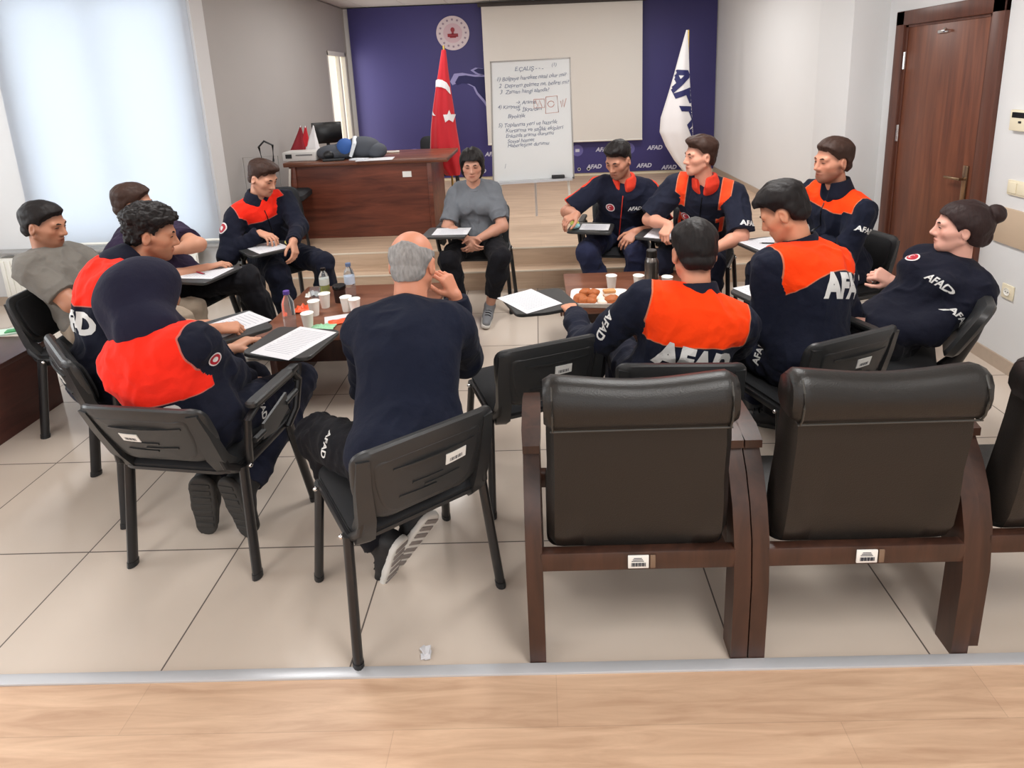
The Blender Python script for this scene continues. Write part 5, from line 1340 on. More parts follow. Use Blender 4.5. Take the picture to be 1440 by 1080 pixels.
def person(key, label, o):
    """pose: seat frame from SEATS; head centre 'head' (world) and gaze 'look'; wrists, knees, ankles in world or seat frame"""
    S, f_, r_ = [np.array(v) for v in heading(key)] if 'seat' not in o else o['seat']
    s = o.get('s', 1.0); h = o.get('h', 0.0042)
    Wd = lambda r, f, u: S + r_ * r + f_ * f + V(0, 0, u)
    pel = Wd(*o.get('pel', (0, -0.08, 0.555)))
    C = np.array(o['head'], float)
    look = unit(o['look']); up0 = unit(o.get('up', (0, 0, 1)))
    HX = unit(np.cross(look, up0)); HZ = np.cross(HX, look); HY = look
    hs = o.get('hs', 1.0) * s
    neck_dir = unit(o.get('neckdir', HZ * 0.7 + V(0, 0, 0.6)))
    nb = C - neck_dir * 0.165 * s - unit(V(look[0], look[1], 0)) * o.get('neckback', 0.035) * s
    if 'nb' in o: nb = np.array(o['nb'], float)
    T = nb - pel; TL = np.linalg.norm(T); T = T / TL
    tw = math.radians(o.get('twist', 0)); Rv = rotv(r_, (0, 0, 1), tw)
    Rv = rotv(Rv, f_, math.radians(-o.get('roll', 0)))
    Rv = unit(Rv - T * (Rv @ T)); Fv = np.cross(T, Rv) * -1
    Fv = np.cross(T, Rv); Fv = Fv if Fv @ f_ > -0.2 or True else -Fv
    Fv = np.cross(T, Rv)
    if Fv @ f_ < 0 and abs(o.get('twist', 0)) < 80: Fv = -Fv
    # right-handed check: Rv right, Fv forward, T up -> R x F = U
    TP = lambda r, f, t: pel + Rv * r + Fv * f + T * t * (TL / 0.50)
    hump = o.get('hump', 0.0); fat = o.get('fat', 1.0); sw = o.get('shoulder', 0.185) * s
    tax = np.stack([Rv, Fv, T])
    torso = [Ell(pel + V(0, 0, 0.0), (0.168 * s * fat, 0.128 * s, 0.115 * s), np.stack([r_, f_, V(0, 0, 1)]), 0.05),
             Ell(TP(0, 0.012 - hump * 0.6, 0.16), (0.150 * s * fat, (0.100 + 0.04 * (fat - 1) * 3) * s, 0.15 * s), tax, 0.06),
             Ell(TP(0, 0.0 - hump, 0.335), (0.163 * s * (0.5 + 0.5 * fat), 0.112 * s, 0.165 * s), tax, 0.06),
             Prim(TP(-0.125 * s, -0.015 - hump * 0.6, 0.430), TP(0.125 * s, -0.015 - hump * 0.6, 0.430), 0.066 * s, 0.066 * s, 0.05),
             Prim(TP(0, -0.03 - hump * 0.3, 0.475), TP(-0.14 * s, -0.015, 0.450), 0.045 * s, 0.045 * s, 0.04), Prim(TP(0, -0.03 - hump * 0.3, 0.475), TP(0.14 * s, -0.015, 0.450), 0.045 * s, 0.045 * s, 0.04)]
    if o.get('bust'):
        for sx in (-1, 1): torso.append(Ell(TP(sx * 0.072, 0.085, 0.325), (0.062 * s, 0.055 * s, 0.062 * s), tax, 0.04))
    sh = {}; el = {}; wr = {}
    for sd, nm in ((-1, 'L'), (1, 'R')):
        sh[nm] = TP(sd * sw, 0.0 + o.get('shfwd', 0.0), 0.425 + o.get('shrug', {}).get(nm, 0.0))
    arms = {}
    for sd, nm in ((-1, 'L'), (1, 'R')):
        a = o['arm' + nm]; w = a['w']; w = np.array(w, float) if a.get('world') else Wd(*w)
        if 'el' in a: e = np.array(a['el'], float) if a.get('world') else Wd(*a['el'])
        else:
            pl = a.get('pole', (sd * 0.6, -0.6, -0.7)); pl = r_ * pl[0] + f_ * pl[1] + V(0, 0, pl[2])
            e = ik(sh[nm], w, 0.285 * s, 0.255 * s, pl)
        el[nm] = e; wr[nm] = w; arms[nm] = (sh[nm], e, w)
    skin = [Prim(nb - T * 0.02 * s, C - HZ * 0.055 * hs - HY * 0.012 * hs, 0.058 * s * o.get('neckw', 1.0), 0.054 * s * o.get('neckw', 1.0), 0.02)]
    head = head_prims(C, HX, HY, HZ, hs, o)
    arm_skin = []; hands = []
    aw = o.get('armw', 1.0)
    for sd, nm in ((-1, 'L'), (1, 'R')):
        A, E_, W_ = arms[nm]; a = o['arm' + nm]; fd = unit(W_ - E_)
        arm_skin += [Prim(A, E_, 0.054 * s * aw, 0.042 * s * aw, 0.03), Prim(E_, E_ + (W_ - E_) * 0.35, 0.041 * s * aw, 0.042 * s * aw, 0.025), Prim(E_ + (W_ - E_) * 0.35, W_, 0.042 * s * aw, 0.0275 * s, 0.02)]
        D = a.get('d'); D = fd if D is None else (unit(D) if a.get('world') else unit(r_ * D[0] + f_ * D[1] + V(0, 0, D[2])))
        N = a.get('n', (0, 0, 1)); N = unit(N) if a.get('world') else unit(r_ * N[0] + f_ * N[1] + V(0, 0, N[2]))
        hands += hand(W_, D, N, sd, a.get('pose', 'relaxed'), s * o.get('hands', 0.98))
    legs = {}; leg_prims = []; feet = []
    for sd, nm in ((-1, 'L'), (1, 'R')):
        hip = pel + r_ * sd * 0.088 * s + f_ * 0.02 + V(0, 0, -0.015)
        kd = o.get('leg' + nm, {}); ank = Wd(*kd.get('a', (sd * 0.13, 0.40, 0.09))) if not kd.get('world') else np.array(kd['a'], float)
        if 'k' in kd: kn = Wd(*kd['k']) if not kd.get('world') else np.array(kd['k'], float)
        else: kn = ik(hip, ank, 0.43 * s, 0.42 * s, r_ * kd.get('out', sd * 0.2) + f_ * 0.6 + V(0, 0, 0.8))
        lw = o.get('legw', 1.0)
        leg_prims += [Prim(hip, kn, 0.086 * s * lw, 0.058 * s * lw, 0.04), Prim(kn, kn + (ank - kn) * 0.35, 0.056 * s * lw, 0.056 * s * lw, 0.03), Prim(kn + (ank - kn) * 0.35, ank, 0.056 * s * lw, 0.038 * s, 0.03)]
        td = kd.get('toe', (sd * 0.15, 1, 0)); td = unit(r_ * td[0] + f_ * td[1] + V(0, 0, td[2]))
        legs[nm] = (hip, kn, ank, td)
        upf = unit(unit(kn - ank) - td * (unit(kn - ank) @ td))
        feet.append((ank, td, upf))
    # ---------- body mesh
    allp = torso + skin + head + arm_skin + hands + leg_prims
    for ank, td, upf in feet:
        allp += [Prim(ank, ank - upf * 0.045 - td * 0.03, 0.036, 0.032, 0.02), Prim(ank - upf * 0.03 + td * 0.02, ank - upf * 0.055 + td * 0.13, 0.034, 0.026, 0.02)]
    lo = np.min([np.minimum(p.a, p.b) - max(p.ra, p.rb) for p in allp if not p.sub], 0) - 0.025; hi = np.max([np.maximum(p.a, p.b) + max(p.ra, p.rb) for p in allp if not p.sub], 0) + 0.025
    G = Grid(lo, hi, h)
    for p in torso + leg_prims: p.put(G, -0.004)
    for p in arm_skin: p.put(G)
    for p in skin: p.put(G)
    # face on its own, then blended with the neck so hands near it stay separate
    Gh = Grid(C - 0.19, C + 0.19, h); Gh.lo = G.lo + np.round((C - 0.19 - G.lo) / h) * h; Gh.ax = [(Gh.lo[i] + h * np.arange(Gh.n[i])).astype(np.float32) for i in range(3)]
    for p in head: p.put(Gh)
    def merge(Gs, k):
        i0 = np.round((Gs.lo - G.lo) / h).astype(int); a = np.maximum(i0, 0); b = np.minimum(i0 + Gs.n, G.n)
        sl = tuple(slice(a[i], b[i]) for i in range(3)); sl2 = tuple(slice(a[i] - i0[i], b[i] - i0[i]) for i in range(3))
        G.g[sl] = smin(G.g[sl], Gs.g[sl2], k)
    merge(Gh, 0.018)
    for nm, hp in (('L', hands[:len(hands) // 2]), ('R', hands[len(hands) // 2:])):
        c0 = arms[nm][2]; q = np.array([p.a for p in hp] + [p.b for p in hp]); l0 = q.min(0) - 0.04; h0 = q.max(0) + 0.04
        Gs = Grid(l0, h0, h); Gs.lo = G.lo + np.round((l0 - G.lo) / h) * h; Gs.ax = [(Gs.lo[i] + h * np.arange(Gs.n[i])).astype(np.float32) for i in range(3)]
        for p in hp: p.put(Gs)
        merge(Gs, 0.010)
    for ank, td, upf in feet:
        for p in (Prim(ank, ank - upf * 0.045 - td * 0.03, 0.036, 0.032, 0.02), Prim(ank - upf * 0.03 + td * 0.02, ank - upf * 0.055 + td * 0.13, 0.034, 0.026, 0.02)): p.put(G, -0.006)
    P, F = surface(G); del G
    q = (P - C) / hs; x, y, z = q @ HX, q @ HY, q @ HZ
    tint = np.ones((len(P), 4)); hd = np.linalg.norm(q, axis=1) < 0.2
    def tintby(m, c): tint[:, :3] *= 1 - m[:, None] * (1 - np.array(c)[None, :])
    fr = sstep(y, 0.04, 0.07) * hd
    lip = np.exp(-((x / 0.022) ** 4 + ((z + 0.062) / 0.010) ** 2)) * fr; tintby(lip, (0.86, 0.62, 0.60))
    slit = np.exp(-((x / 0.021) ** 4 + ((z + 0.0615) / 0.003) ** 2)) * fr; tintby(slit, (0.45, 0.32, 0.30))
    for sx in (-1, 1): tintby(np.exp(-(((x - sx * 0.033) / 0.022) ** 2 + ((z - 0.006) / 0.013) ** 2)) * fr, (0.80, 0.74, 0.72))
    chk = np.exp(-(((np.abs(x) - 0.045) / 0.022) ** 2 + ((z + 0.025) / 0.02) ** 2)) * fr; tintby(chk, (1.0, 0.90, 0.88))
    bd = o.get('beard', 0.0)
    if bd:
        m = sstep(-z, 0.035, 0.062) * sstep(y, -0.015, 0.02) * (z > -0.125) * hd * (1 - lip * 0.8)
        must = np.exp(-((x / 0.03) ** 4 + ((z + 0.047) / 0.006) ** 2)) * fr; sb = np.exp(-((y - 0.012) / 0.018) ** 2) * sstep(np.abs(x), 0.05, 0.06) * sstep(-z, -0.005, 0.02) * hd
        tintby(np.clip(np.maximum(np.maximum(m, must), sb), 0, 1) * bd, (0.30, 0.24, 0.22))
    if o.get('hair') in ('short', 'quiff', 'fringe', 'curly', 'bun', 'bob'):
        zl_ = np.interp(y, [-0.13, -0.06, -0.03, -0.012, 0.012, 0.028, 0.048, 0.066, 0.085, 0.12], [-0.060, -0.056, -0.036, 0.0, -0.012, 0.028, 0.052, o.get('hairline', 0.066) + 0.002, o.get('hairline', 0.066) + 0.008, 0.08])
        ear = np.minimum(np.linalg.norm(q - (HX * 0.084)[None], axis=1), np.linalg.norm(q + (HX * 0.084)[None], axis=1))
        tintby(sstep(z - zl_, -0.034, 0.006) * hd * sstep(ear, 0.024, 0.034) * 0.85, (0.16, 0.13, 0.12))
    body = np_mesh('person', P, F, skin_mat('skin_' + key, o.get('skin', (205, 158, 132))), cols={'tint': tint})
    tag(body, label, 'person')
    # ---------- hair, brows, eyes
    axs = (HX, HY, HZ)
    if o.get('hair') and o['hair'] != 'hijab': make_hair(o['hair'], C, axs, hs, 0.0042, o.get('haircol', ('hair_dark', (22, 18, 17))), body, o)
    L = lambda a, b, c: Vector(C + (HX * a + HY * b + HZ * c) * hs)
    for sx in (-1, 1):
        MB().tube([L(sx * 0.013, 0.0925, 0.026), L(sx * 0.030, 0.0905, 0.031), L(sx * 0.046, 0.078, 0.027), L(sx * 0.052, 0.070, 0.022)], [0.003 * hs, 0.0044 * hs, 0.0036 * hs, 0.0018 * hs], 8).build('eyebrow', hair_mat(*o.get('browcol', o.get('haircol', ('hair_dark', (22, 18, 17))))), body)
        dn = o.get('lid', 0.35)
        e = MB().ball(tuple(L(sx * 0.0315, 0.0735, 0.006)), 0.0128 * hs, 14, 10)
        g = unit(HY + HX * o.get('gaze', 0.0) - HZ * 0.15); cc = Vector(C + (HX * sx * 0.0315 + HY * 0.0735 + HZ * 0.006) * hs)
        e.mi = []
        for fc in e.f:
            m_ = sum((e.v[i] for i in fc), Vector()) / len(fc); dv = (m_ - cc).normalized()
            e.mi.append(1 if dv.dot(Vector(g)) > 0.82 else 0)
        M_lid = body.data.materials[0]
        eo = e.build('eye', [M_eyew, M_eyed], body)
        lidm = MB().tube([L(sx * 0.018, 0.0845, 0.007), L(sx * 0.026, 0.0880, 0.012 - 0.012 * dn), L(sx * 0.036, 0.0872, 0.012 - 0.012 * dn), L(sx * 0.046, 0.079, 0.006)], [0.0012, 0.0026, 0.0026, 0.0012], 6)
        lidm.build('eyelash', hair_mat(*o.get('browcol', o.get('haircol', ('hair_dark', (22, 18, 17))))), body)
    # ---------- trousers and shoes
    gl = o.get('trgrow', 0.016); hc = 0.0065
    def garment(name, prims, grow, k, mt, amp, fq, seed, hh=hc, panel=None, extra=None, par=body):
        G = Grid(np.min([np.minimum(p.a, p.b) - max(p.ra, p.rb) for p in prims], 0) - grow - 0.04, np.max([np.maximum(p.a, p.b) + max(p.ra, p.rb) for p in prims], 0) + grow + 0.04, hh)
        for p in prims: p.put(G, grow, max(p.k, k))
        for p in (extra or []): p.put(G)
        P, F = surface(G); N = vnormals(P, F)
        wp = P + 0.05 * np.stack([noise3(P + 1.3, 6), noise3(P + 4.1, 6), noise3(P + 7.7, 6)], 1)
        n1 = noise3(wp * V(1, 1, 0.75) + seed, fq); n2 = noise3(wp * V(1, 1, 0.6) + seed * 1.7, fq * 1.9); n3 = noise3(wp + seed, fq * 4.2)
        rid = lambda n: 0.55 - np.minimum(np.abs(n) * 2.2, 1.1)
        P = P + N * (amp * rid(n1) + amp * 0.55 * rid(n2) + amp * 0.22 * n3)[:, None]
        at_ = {'panel': panel(P)} if panel else None
        ob = np_mesh(name, P, F, mt, par, at_)
        return ob, (P, F)
    seed = (sum(map(ord, key)) % 17) + 0.37
    tp = [torso[0]]
    for nm in ('L', 'R'):
        hip, kn, ank, td = legs[nm]; cut = o.get('cuff', 0.0)
        e = ank + (kn - ank) * cut
        lw = o.get('legw', 1.0)
        tp += [Prim(hip, kn, 0.088 * s * lw, 0.060 * s * lw, 0.04), Prim(kn, kn + (e - kn) * 0.4, 0.060 * s * lw, 0.060 * s * lw, 0.03), Prim(kn + (e - kn) * 0.4, e, 0.060 * s * lw, 0.046 * s * o.get('hem', 1.0), 0.03, clip=[(e, unit(ank - kn))])]
    tr_o, tr_d = garment('trousers', tp, gl, 0.03, cloth_mat(*o.get('trousers', ('cloth_navy', (24, 27, 42)))), 0.010, 10, seed)
    for (ank, td, upf), sd in zip(feet, (-1, 1)):
        a = ank - upf * 0.078
        sp = [Prim(a + upf * 0.035 - td * 0.045, a + upf * 0.030 + td * 0.06, 0.038, 0.037, 0.02), Prim(a + upf * 0.030 + td * 0.06, a + upf * 0.022 + td * 0.165, 0.037, 0.030, 0.02, flat=(upf, 0.8)), Prim(a + upf * 0.04 - td * 0.035, ank + upf * (0.02 if not o.get('boots') else 0.06), 0.038, 0.042, 0.02), Prim(a + upf * 0.045 + td * 0.03, ank + upf * 0.01, 0.032, 0.038, 0.02)]
        clipn = [(a + upf * 0.004, -upf)]
        bt = 1.18 if o.get('boots') else 1.0
        for p in sp: p.clip = clipn; p.ra *= bt; p.rb *= bt
        G = Grid(np.minimum(a - 0.24, ank - 0.2), np.maximum(a + 0.24, ank + 0.2), 0.0055)
        for p in sp: p.put(G)
        P, F = surface(G); so = np_mesh('shoe', P, F, o.get('shoemat', M_shoe), body)
        G = Grid(a - 0.24, a + 0.24, 0.0055)
        for p in (Prim(a - td * 0.05, a + td * 0.05, 0.042 * bt, 0.041 * bt, 0.01), Prim(a + td * 0.05, a + td * 0.165, 0.041 * bt, 0.034 * bt, 0.02)):
            p.clip = [(a + upf * 0.012, upf), (a - upf * 0.012, -upf)]; p.put(G, 0.0, 0.008)
        P, F = surface(G); sol = np_mesh('sole', P, F, o.get('solemat', M_sole), so)
        tm = MB(); sd2 = np.cross(upf, td)
        for i in range(7):
            q = -0.06 + 0.034 * i; wd = (0.030 - 0.02 * max(0, q - 0.10)) * bt
            tm.box((0, 0, 0), (2 * wd, 0.020, 0.006), M=frame_matrix(a + td * q - upf * 0.013, sd2, td, upf), bev=0.002)
        tm.build('tread', o.get('treadmat', M_sole), sol)
        lm = MB()
        lz = lambda q, w, hgt: Vector(a + td * q + np.cross(upf, td) * w + upf * hgt)
        for q, hg in ((0.05, 0.078), (0.075, 0.070), (0.10, 0.062)): lm.tube([lz(q, -0.022, hg - 0.008), lz(q + 0.004, 0, hg), lz(q, 0.022, hg - 0.008)], 0.003, 6)
        lm.build('laces', o.get('lacemat', M_blackg), so)
    # ---------- top
    tk = o.get('top_cloth'); gt = o.get('grow', 0.014)
    sleeve = o.get('sleeve', 1.0)
    pr = list(torso)
    pr[0] = Ell(pel + V(0, 0, 0.035), (0.178 * s * fat, 0.142 * s, 0.11 * s), np.stack([r_, f_, V(0, 0, 1)]), 0.05, clip=[(pel + V(0, 0, -0.035), V(0, 0.0, -1))])
    for sd, nm in ((-1, 'L'), (1, 'R')):
        A, E_, W_ = arms[nm]; aw2 = aw * o.get('sleevew', 1.06)
        if sleeve >= 1:
            W2 = E_ + (W_ - E_) * 0.97
            pr += [Prim(A, E_, 0.058 * s * aw2, 0.047 * s * aw2, 0.035), Prim(E_, W2, 0.047 * s * aw2, 0.034 * s, 0.03, clip=[(W2, W_ - E_)])]
        else:
            e2 = A + (E_ - A) * sleeve * 1.55 if sleeve < 0.64 else None
            if e2 is not None: pr += [Prim(A, e2, 0.058 * s * aw2, 0.056 * s * aw2, 0.035, clip=[(e2, E_ - A)])]
            else:
                W2 = E_ + (W_ - E_) * (sleeve - 0.64) / 0.36
                pr += [Prim(A, E_, 0.058 * s * aw2, 0.048 * s * aw2, 0.035), Prim(E_, W2, 0.048 * s * aw2, 0.044 * s, 0.03, clip=[(W2, W_ - E_)])]
    pan = o.get('panel'); pfun = None
    inv = np.linalg.inv(np.stack([Rv, Fv, T], 1))
    def tcoord(P):
        c = (P - pel) @ inv.T; c[:, 2] *= 0.50 / TL; return c
    if pan:
        def pfun(P):
            c = tcoord(P); back = pan.get('back', 0.30); front = pan.get('front', 0.33); wlat = pan.get('w', 0.185); cx_ = pan.get('cx', 0.0)
            line = np.where(c[:, 1] < 0, back, front) + pan.get('curve', 0.25) * (c[:, 0] - cx_) ** 2 + pan.get('tilt', 0.0) * c[:, 0]
            d = np.minimum(c[:, 2] - line, wlat - np.abs(c[:, 0]))
            if pan.get('stripe'):
                up_ = np.minimum(0.032 - np.abs(np.abs(c[:, 0]) - 0.146), c[:, 2] - 0.372)
                lowp = np.minimum(np.minimum(0.022 - np.abs(np.abs(c[:, 0]) - 0.130), c[:, 2] - 0.17), 0.300 - c[:, 2])
                d = np.maximum(up_, lowp)
            if pan.get('sleeve_stripe'):
                d = np.full(len(P), -1.0)
                for nm, sd in (('L', -1), ('R', 1)):
                    A, E_, W_ = arms[nm]; ab = E_ - A; t = np.clip((P - A) @ ab / (ab @ ab), -0.25, 1.2); ctr = A + t[:, None] * ab
                    rel = P - ctr; outv = unit(Rv * sd + T * 0.35 - ab * ((Rv * sd + T * .35) @ ab) / (ab @ ab)); side = np.cross(unit(ab), outv)
                    d = np.maximum(d, np.where(rel @ outv > 0.01, 0.020 - np.abs(rel @ side), -1))
            if not pan.get('sleeve_stripe'):
                for nm in ('L', 'R'):
                    A, E_, W_ = arms[nm]; ab = E_ - A; t = (P - A) @ ab / (ab @ ab); rad = np.linalg.norm(P - (A + np.clip(t, 0, 1)[:, None] * ab), axis=1)
                    d = np.where((rad < 0.095) & (t > pan.get('armcut', 0.08)), np.minimum(d, (pan.get('armcut', 0.08) - t) * 0.28), d)
                    ab = W_ - E_; t = np.clip((P - E_) @ ab / (ab @ ab), 0, 1); rad = np.linalg.norm(P - (E_ + t[:, None] * ab), axis=1); d = np.where(rad < 0.09, -0.05, d)
            return d
    tex = []
    for p in pr:  # keep the neck free
        pass
    name = o.get('top_name', 'jacket')
    jo, (JP, JF) = garment(name, pr, gt, 0.035, cloth_mat(*tk), o.get('wrinkle', 0.011), 8.5, seed + 2.2, panel=pfun)
    bv = BVHTree.FromPolygons([tuple(p) for p in JP], [tuple(int(i) for i in f) for f in JF])
    tv = BVHTree.FromPolygons([tuple(p) for p in tr_d[0]], [tuple(int(i) for i in f) for f in tr_d[1]])
    # collar
    if o.get('collar'):
        cm = o['collar']; G = Grid(nb - 0.2, nb + 0.2, 0.0055); nd = unit(C - HZ * 0.055 * hs - HY * 0.012 * hs - nb)
        if o.get('collar_open'):
            nd = unit(nd)
        base = nb + nd * 0.018 * s - Fv * 0.004
        for p in (Prim(base - nd * 0.03, base + nd * 0.060 * s, 0.092 * s, 0.071 * s, 0.01, clip=[(base + nd * o.get('colh', 0.048) * s, nd)]),): p.put(G)
        Prim(base + nd * 0.05 + Fv * 0.07, base - nd * 0.02 + Fv * 0.12 - T * 0.04, 0.030, 0.020, 0.010, sub=True).put(G)
        Prim(base + nd * 0.045, base + nd * 0.16, 0.061 * s, 0.064 * s, 0.006, sub=True).put(G)
        P, F = surface(G)
        if len(P): np_mesh('collar', P, F, cloth_mat(*cm), jo)
    elif o.get('neckband'):
        rows = [Vector(nb + T * 0.008 + (Rv * math.cos(a) * 0.074 + Fv * (math.sin(a) * 0.070 - 0.0)) * s - T * 0.045 * max(0, math.sin(a)) * s) for a in [2 * PI * k / 28 for k in range(29)]]
        MB().tube(rows, 0.008, 8, caps=False).build('neckband', cloth_mat(*o['neckband']), jo)
    ctx = dict(body=body, top=jo, bvh=bv, trousers=tr_o, tbvh=tv, TP=TP, Rv=Rv, Fv=Fv, T=T, arms=arms, legs=legs, nb=nb, C=C, ax=axs, hs=hs, nd=neck_dir, seat=(S, r_, f_))
    for L_ in o.get('letters', []):
        kind = L_[0]
        if kind == 'back':
            _, size, rr, tt = L_; decal_text('AFAD', size, TP(rr, 0, tt), Rv, T, Fv, bv, jo, bold=size * 0.055, xs=0.80)
            if len(L_) == 4 and key != 'hijab': decal_disc(size * 0.10, TP(rr + size * 1.32, 0, tt + size * 0.36), Rv, T, Fv, bv, jo, M_letter, 'mark')
        elif kind == 'chest':
            _, size, rr, tt = L_; decal_text('AFAD', size, TP(rr, 0, tt), -Rv, T, -Fv, bv, jo, shear=0.25, bold=size * 0.03)
        elif kind == 'badge':
            _, rad, rr, tt = L_; b0 = decal_disc(rad, TP(rr, 0, tt), -Rv, T, -Fv, bv, jo, M_badge_w, 'badge'); decal_disc(rad * 0.80, TP(rr, 0, tt), -Rv, T, -Fv, bv, b0, M_badge_red, 'badge_disc', off=0.0042); decal_disc(rad * 0.45, TP(rr, 0, tt), -Rv, T, -Fv, bv, b0, M_badge_w, 'badge_crescent', cx=-rad * 0.1, off=0.0052); decal_disc(rad * 0.34, TP(rr, 0, tt), -Rv, T, -Fv, bv, b0, M_badge_red, 'badge_cut', cx=rad * 0.05, off=0.006)
        elif kind in ('arm', 'armbadge'):
            _, size, nm, q, outv, rot = L_; A, E_, W_ = arms[nm]; outv = unit(outv); axis = unit(E_ - A); org = A + (E_ - A) * q
            uy0 = -axis; uy0 = unit(uy0 - outv * (uy0 @ outv)); ux0 = np.cross(uy0, outv)
            a = math.radians(rot); ux = ux0 * math.cos(a) + uy0 * math.sin(a); uy = -ux0 * math.sin(a) + uy0 * math.cos(a)
            if kind == 'arm': decal_text('AFAD', size, org, ux, uy, -outv, bv, jo, shear=0.2, bold=size * 0.03)
            else:
                b0 = decal_disc(size, org, ux, uy, -outv, bv, jo, M_badge_w, 'badge'); decal_disc(size * 0.8, org, ux, uy, -outv, bv, b0, M_badge_red, 'badge_disc', off=0.0042); decal_disc(size * 0.4, org, ux, uy, -outv, bv, b0, M_badge_w, 'badge_crescent', off=0.0052)
        elif kind == 'thigh':
            _, size, nm, q, outv, rot = L_; hip, kn, ank, td = legs[nm]; outv = unit(outv); axis = unit(kn - hip); org = hip + (kn - hip) * q
            uy0 = unit(axis - outv * (axis @ outv)); ux0 = np.cross(uy0, outv); a = math.radians(rot)
            ux = ux0 * math.cos(a) + uy0 * math.sin(a); uy = -ux0 * math.sin(a) + uy0 * math.cos(a)
            decal_text('AFAD', size, org, ux, uy, -outv, tv, tr_o, bold=size * 0.03)
        elif kind == 'pocket':
            _, w_, h_, rr, tt = L_; rows = []
            for i in range(7):
                row = []
                for j in range(5):
                    p = Vector(TP(rr + w_ * (i / 6 - .5), 0, tt + h_ * (j / 4 - .5))); dr = Vector(-Fv); hh = bv.ray_cast(p - dr * 0.3, dr, 0.6); row.append((hh[0] if hh[0] is not None else p) - dr * 0.004)
                rows.append(row)
            MB().loft(rows, caps=False, closed=False).build('pocket', cloth_mat('cloth_navy', (24, 27, 42)), jo)
        elif kind == 'zip':
            p = [];
            for i in range(14):
                tt = 0.455 - 0.36 * i / 13; q0 = Vector(TP(0, 0, tt)); dr = Vector(-Fv); hh = bv.ray_cast(q0 - dr * 0.35, dr, 0.7)
                if hh[0] is not None: p.append(hh[0] - dr * 0.002)
            if len(p) > 3: MB().tube(p, 0.0035, 6).build('zip', L_[1] if len(L_) > 1 else M_blackg, jo)
    return ctx
# ---- who sits where
NAVY = ('cloth_navy', (24, 27, 42))
def A(x, y, Y): return np.array(at(x, y, Y))
JK = dict(top_cloth=('jacket_navy_orange', (22, 26, 42), (250, 64, 10), (190, 110, 80)), trousers=NAVY, collar=NAVY, top_name='jacket')
JKR = dict(JK, top_cloth=('jacket_navy_red', (22, 25, 40), (240, 44, 26), (180, 100, 90)))
DARK = ('hair_dark', (20, 17, 17)); BROWN = ('hair_brown', (46, 31, 25)); GREYH = ('hair_grey', (92, 90, 90), (176, 174, 172))
M_sneak = mat('sneaker_grey', (120, 122, 126), 0.6, bump=0.2, bscale=200); M_solew = mat('sole_white', (205, 202, 196), 0.7); M_soleg = mat('sole_grey', (128, 120, 116), 0.7)

PEOPLE = {}
def P_tee():
    return person('tee', 'man in a plain grey t-shirt and beige trousers leaning back in his chair', dict(
        head=A(62, 318, 3.2), nb=A(64, 354, 3.19), look=(.97, .10, -.20), up=(-.1, 0, 1), pel=(0, -.02, .56), fat=1.0, shoulder=.172, skin=(176, 124, 98), hair='short', haircol=DARK, top=.020, sides=.006, beard=.45, jaw=1.08,
        top_cloth=('tshirt_grey', (112, 108, 102)), top_name='t_shirt', sleeve=.50, sleevew=1.05, grow=.011, neckband=('tshirt_grey', (112, 108, 102)), trousers=('trousers_beige', (150, 136, 120)), armw=1.08,
        armR=dict(w=(.10, .24, .66), pole=(.8, -.5, -.6)), armL=dict(w=(-.10, .30, .68)), legR=dict(k=(.17, .50, .56), a=(.13, .52, .10)), legL=dict(a=(-.15, .48, .09)), shoemat=M_shoe))
def P_maroon():
    return person('maroon', 'man in a dark purple t-shirt with crossed legs, propping his face on his hand', dict(
        head=A(188, 289, 3.65), look=(.86, .42, -.12), pel=(0, -.06, .56), skin=(190, 138, 112), hair='short', haircol=BROWN, top=.022, sides=.007,
        top_cloth=('tshirt_purple', (44, 34, 56)), top_name='t_shirt', sleeve=.50, neckband=('tshirt_purple', (44, 34, 56)), trousers=('trousers_black', (20, 20, 25)),
        armL=dict(world=True, w=A(243, 352, 3.50), el=A(279, 344, 3.52), d=(-.7, .1, .5), n=(.3, -.9, .2), pose='grip'), armR=dict(w=(.12, .30, .71), pole=(.8, -.3, -.6)),
        legR=dict(k=(.03, .50, .62), a=(-.02, .60, .20), toe=(.1, .8, -.55)), legL=dict(a=(-.12, .40, .09)), shoemat=M_shoe, solemat=M_solew, cuff=.10))
def P_curly():
    w = np.array(onz(304, 463, .735))
    return person('curly', 'curly-haired man in a navy jacket with red shoulders writing on his tablet', dict(JKR,
        head=A(213, 331, 2.73), nb=A(172, 372, 2.62), look=(.88, .40, -.22), up=(.15, .1, 1), pel=(-.05, -.13, .56), hump=.04, shoulder=.195, skin=(196, 138, 108), hair='curly', haircol=DARK, top=.036, sides=.010, hairline=.056, beard=.55,
        armR=dict(world=True, w=w, d=(.75, .5, -.12), n=(.1, -.3, .95), pose='pen'), armL=dict(w=(-.16, .26, .64)), legR=dict(a=(.14, .42, .09)), legL=dict(a=(-.14, .46, .09)),
        panel=dict(back=.315, front=.39, w=.175), letters=[('back', .125, 0.0, .235)], sleeve=.70))
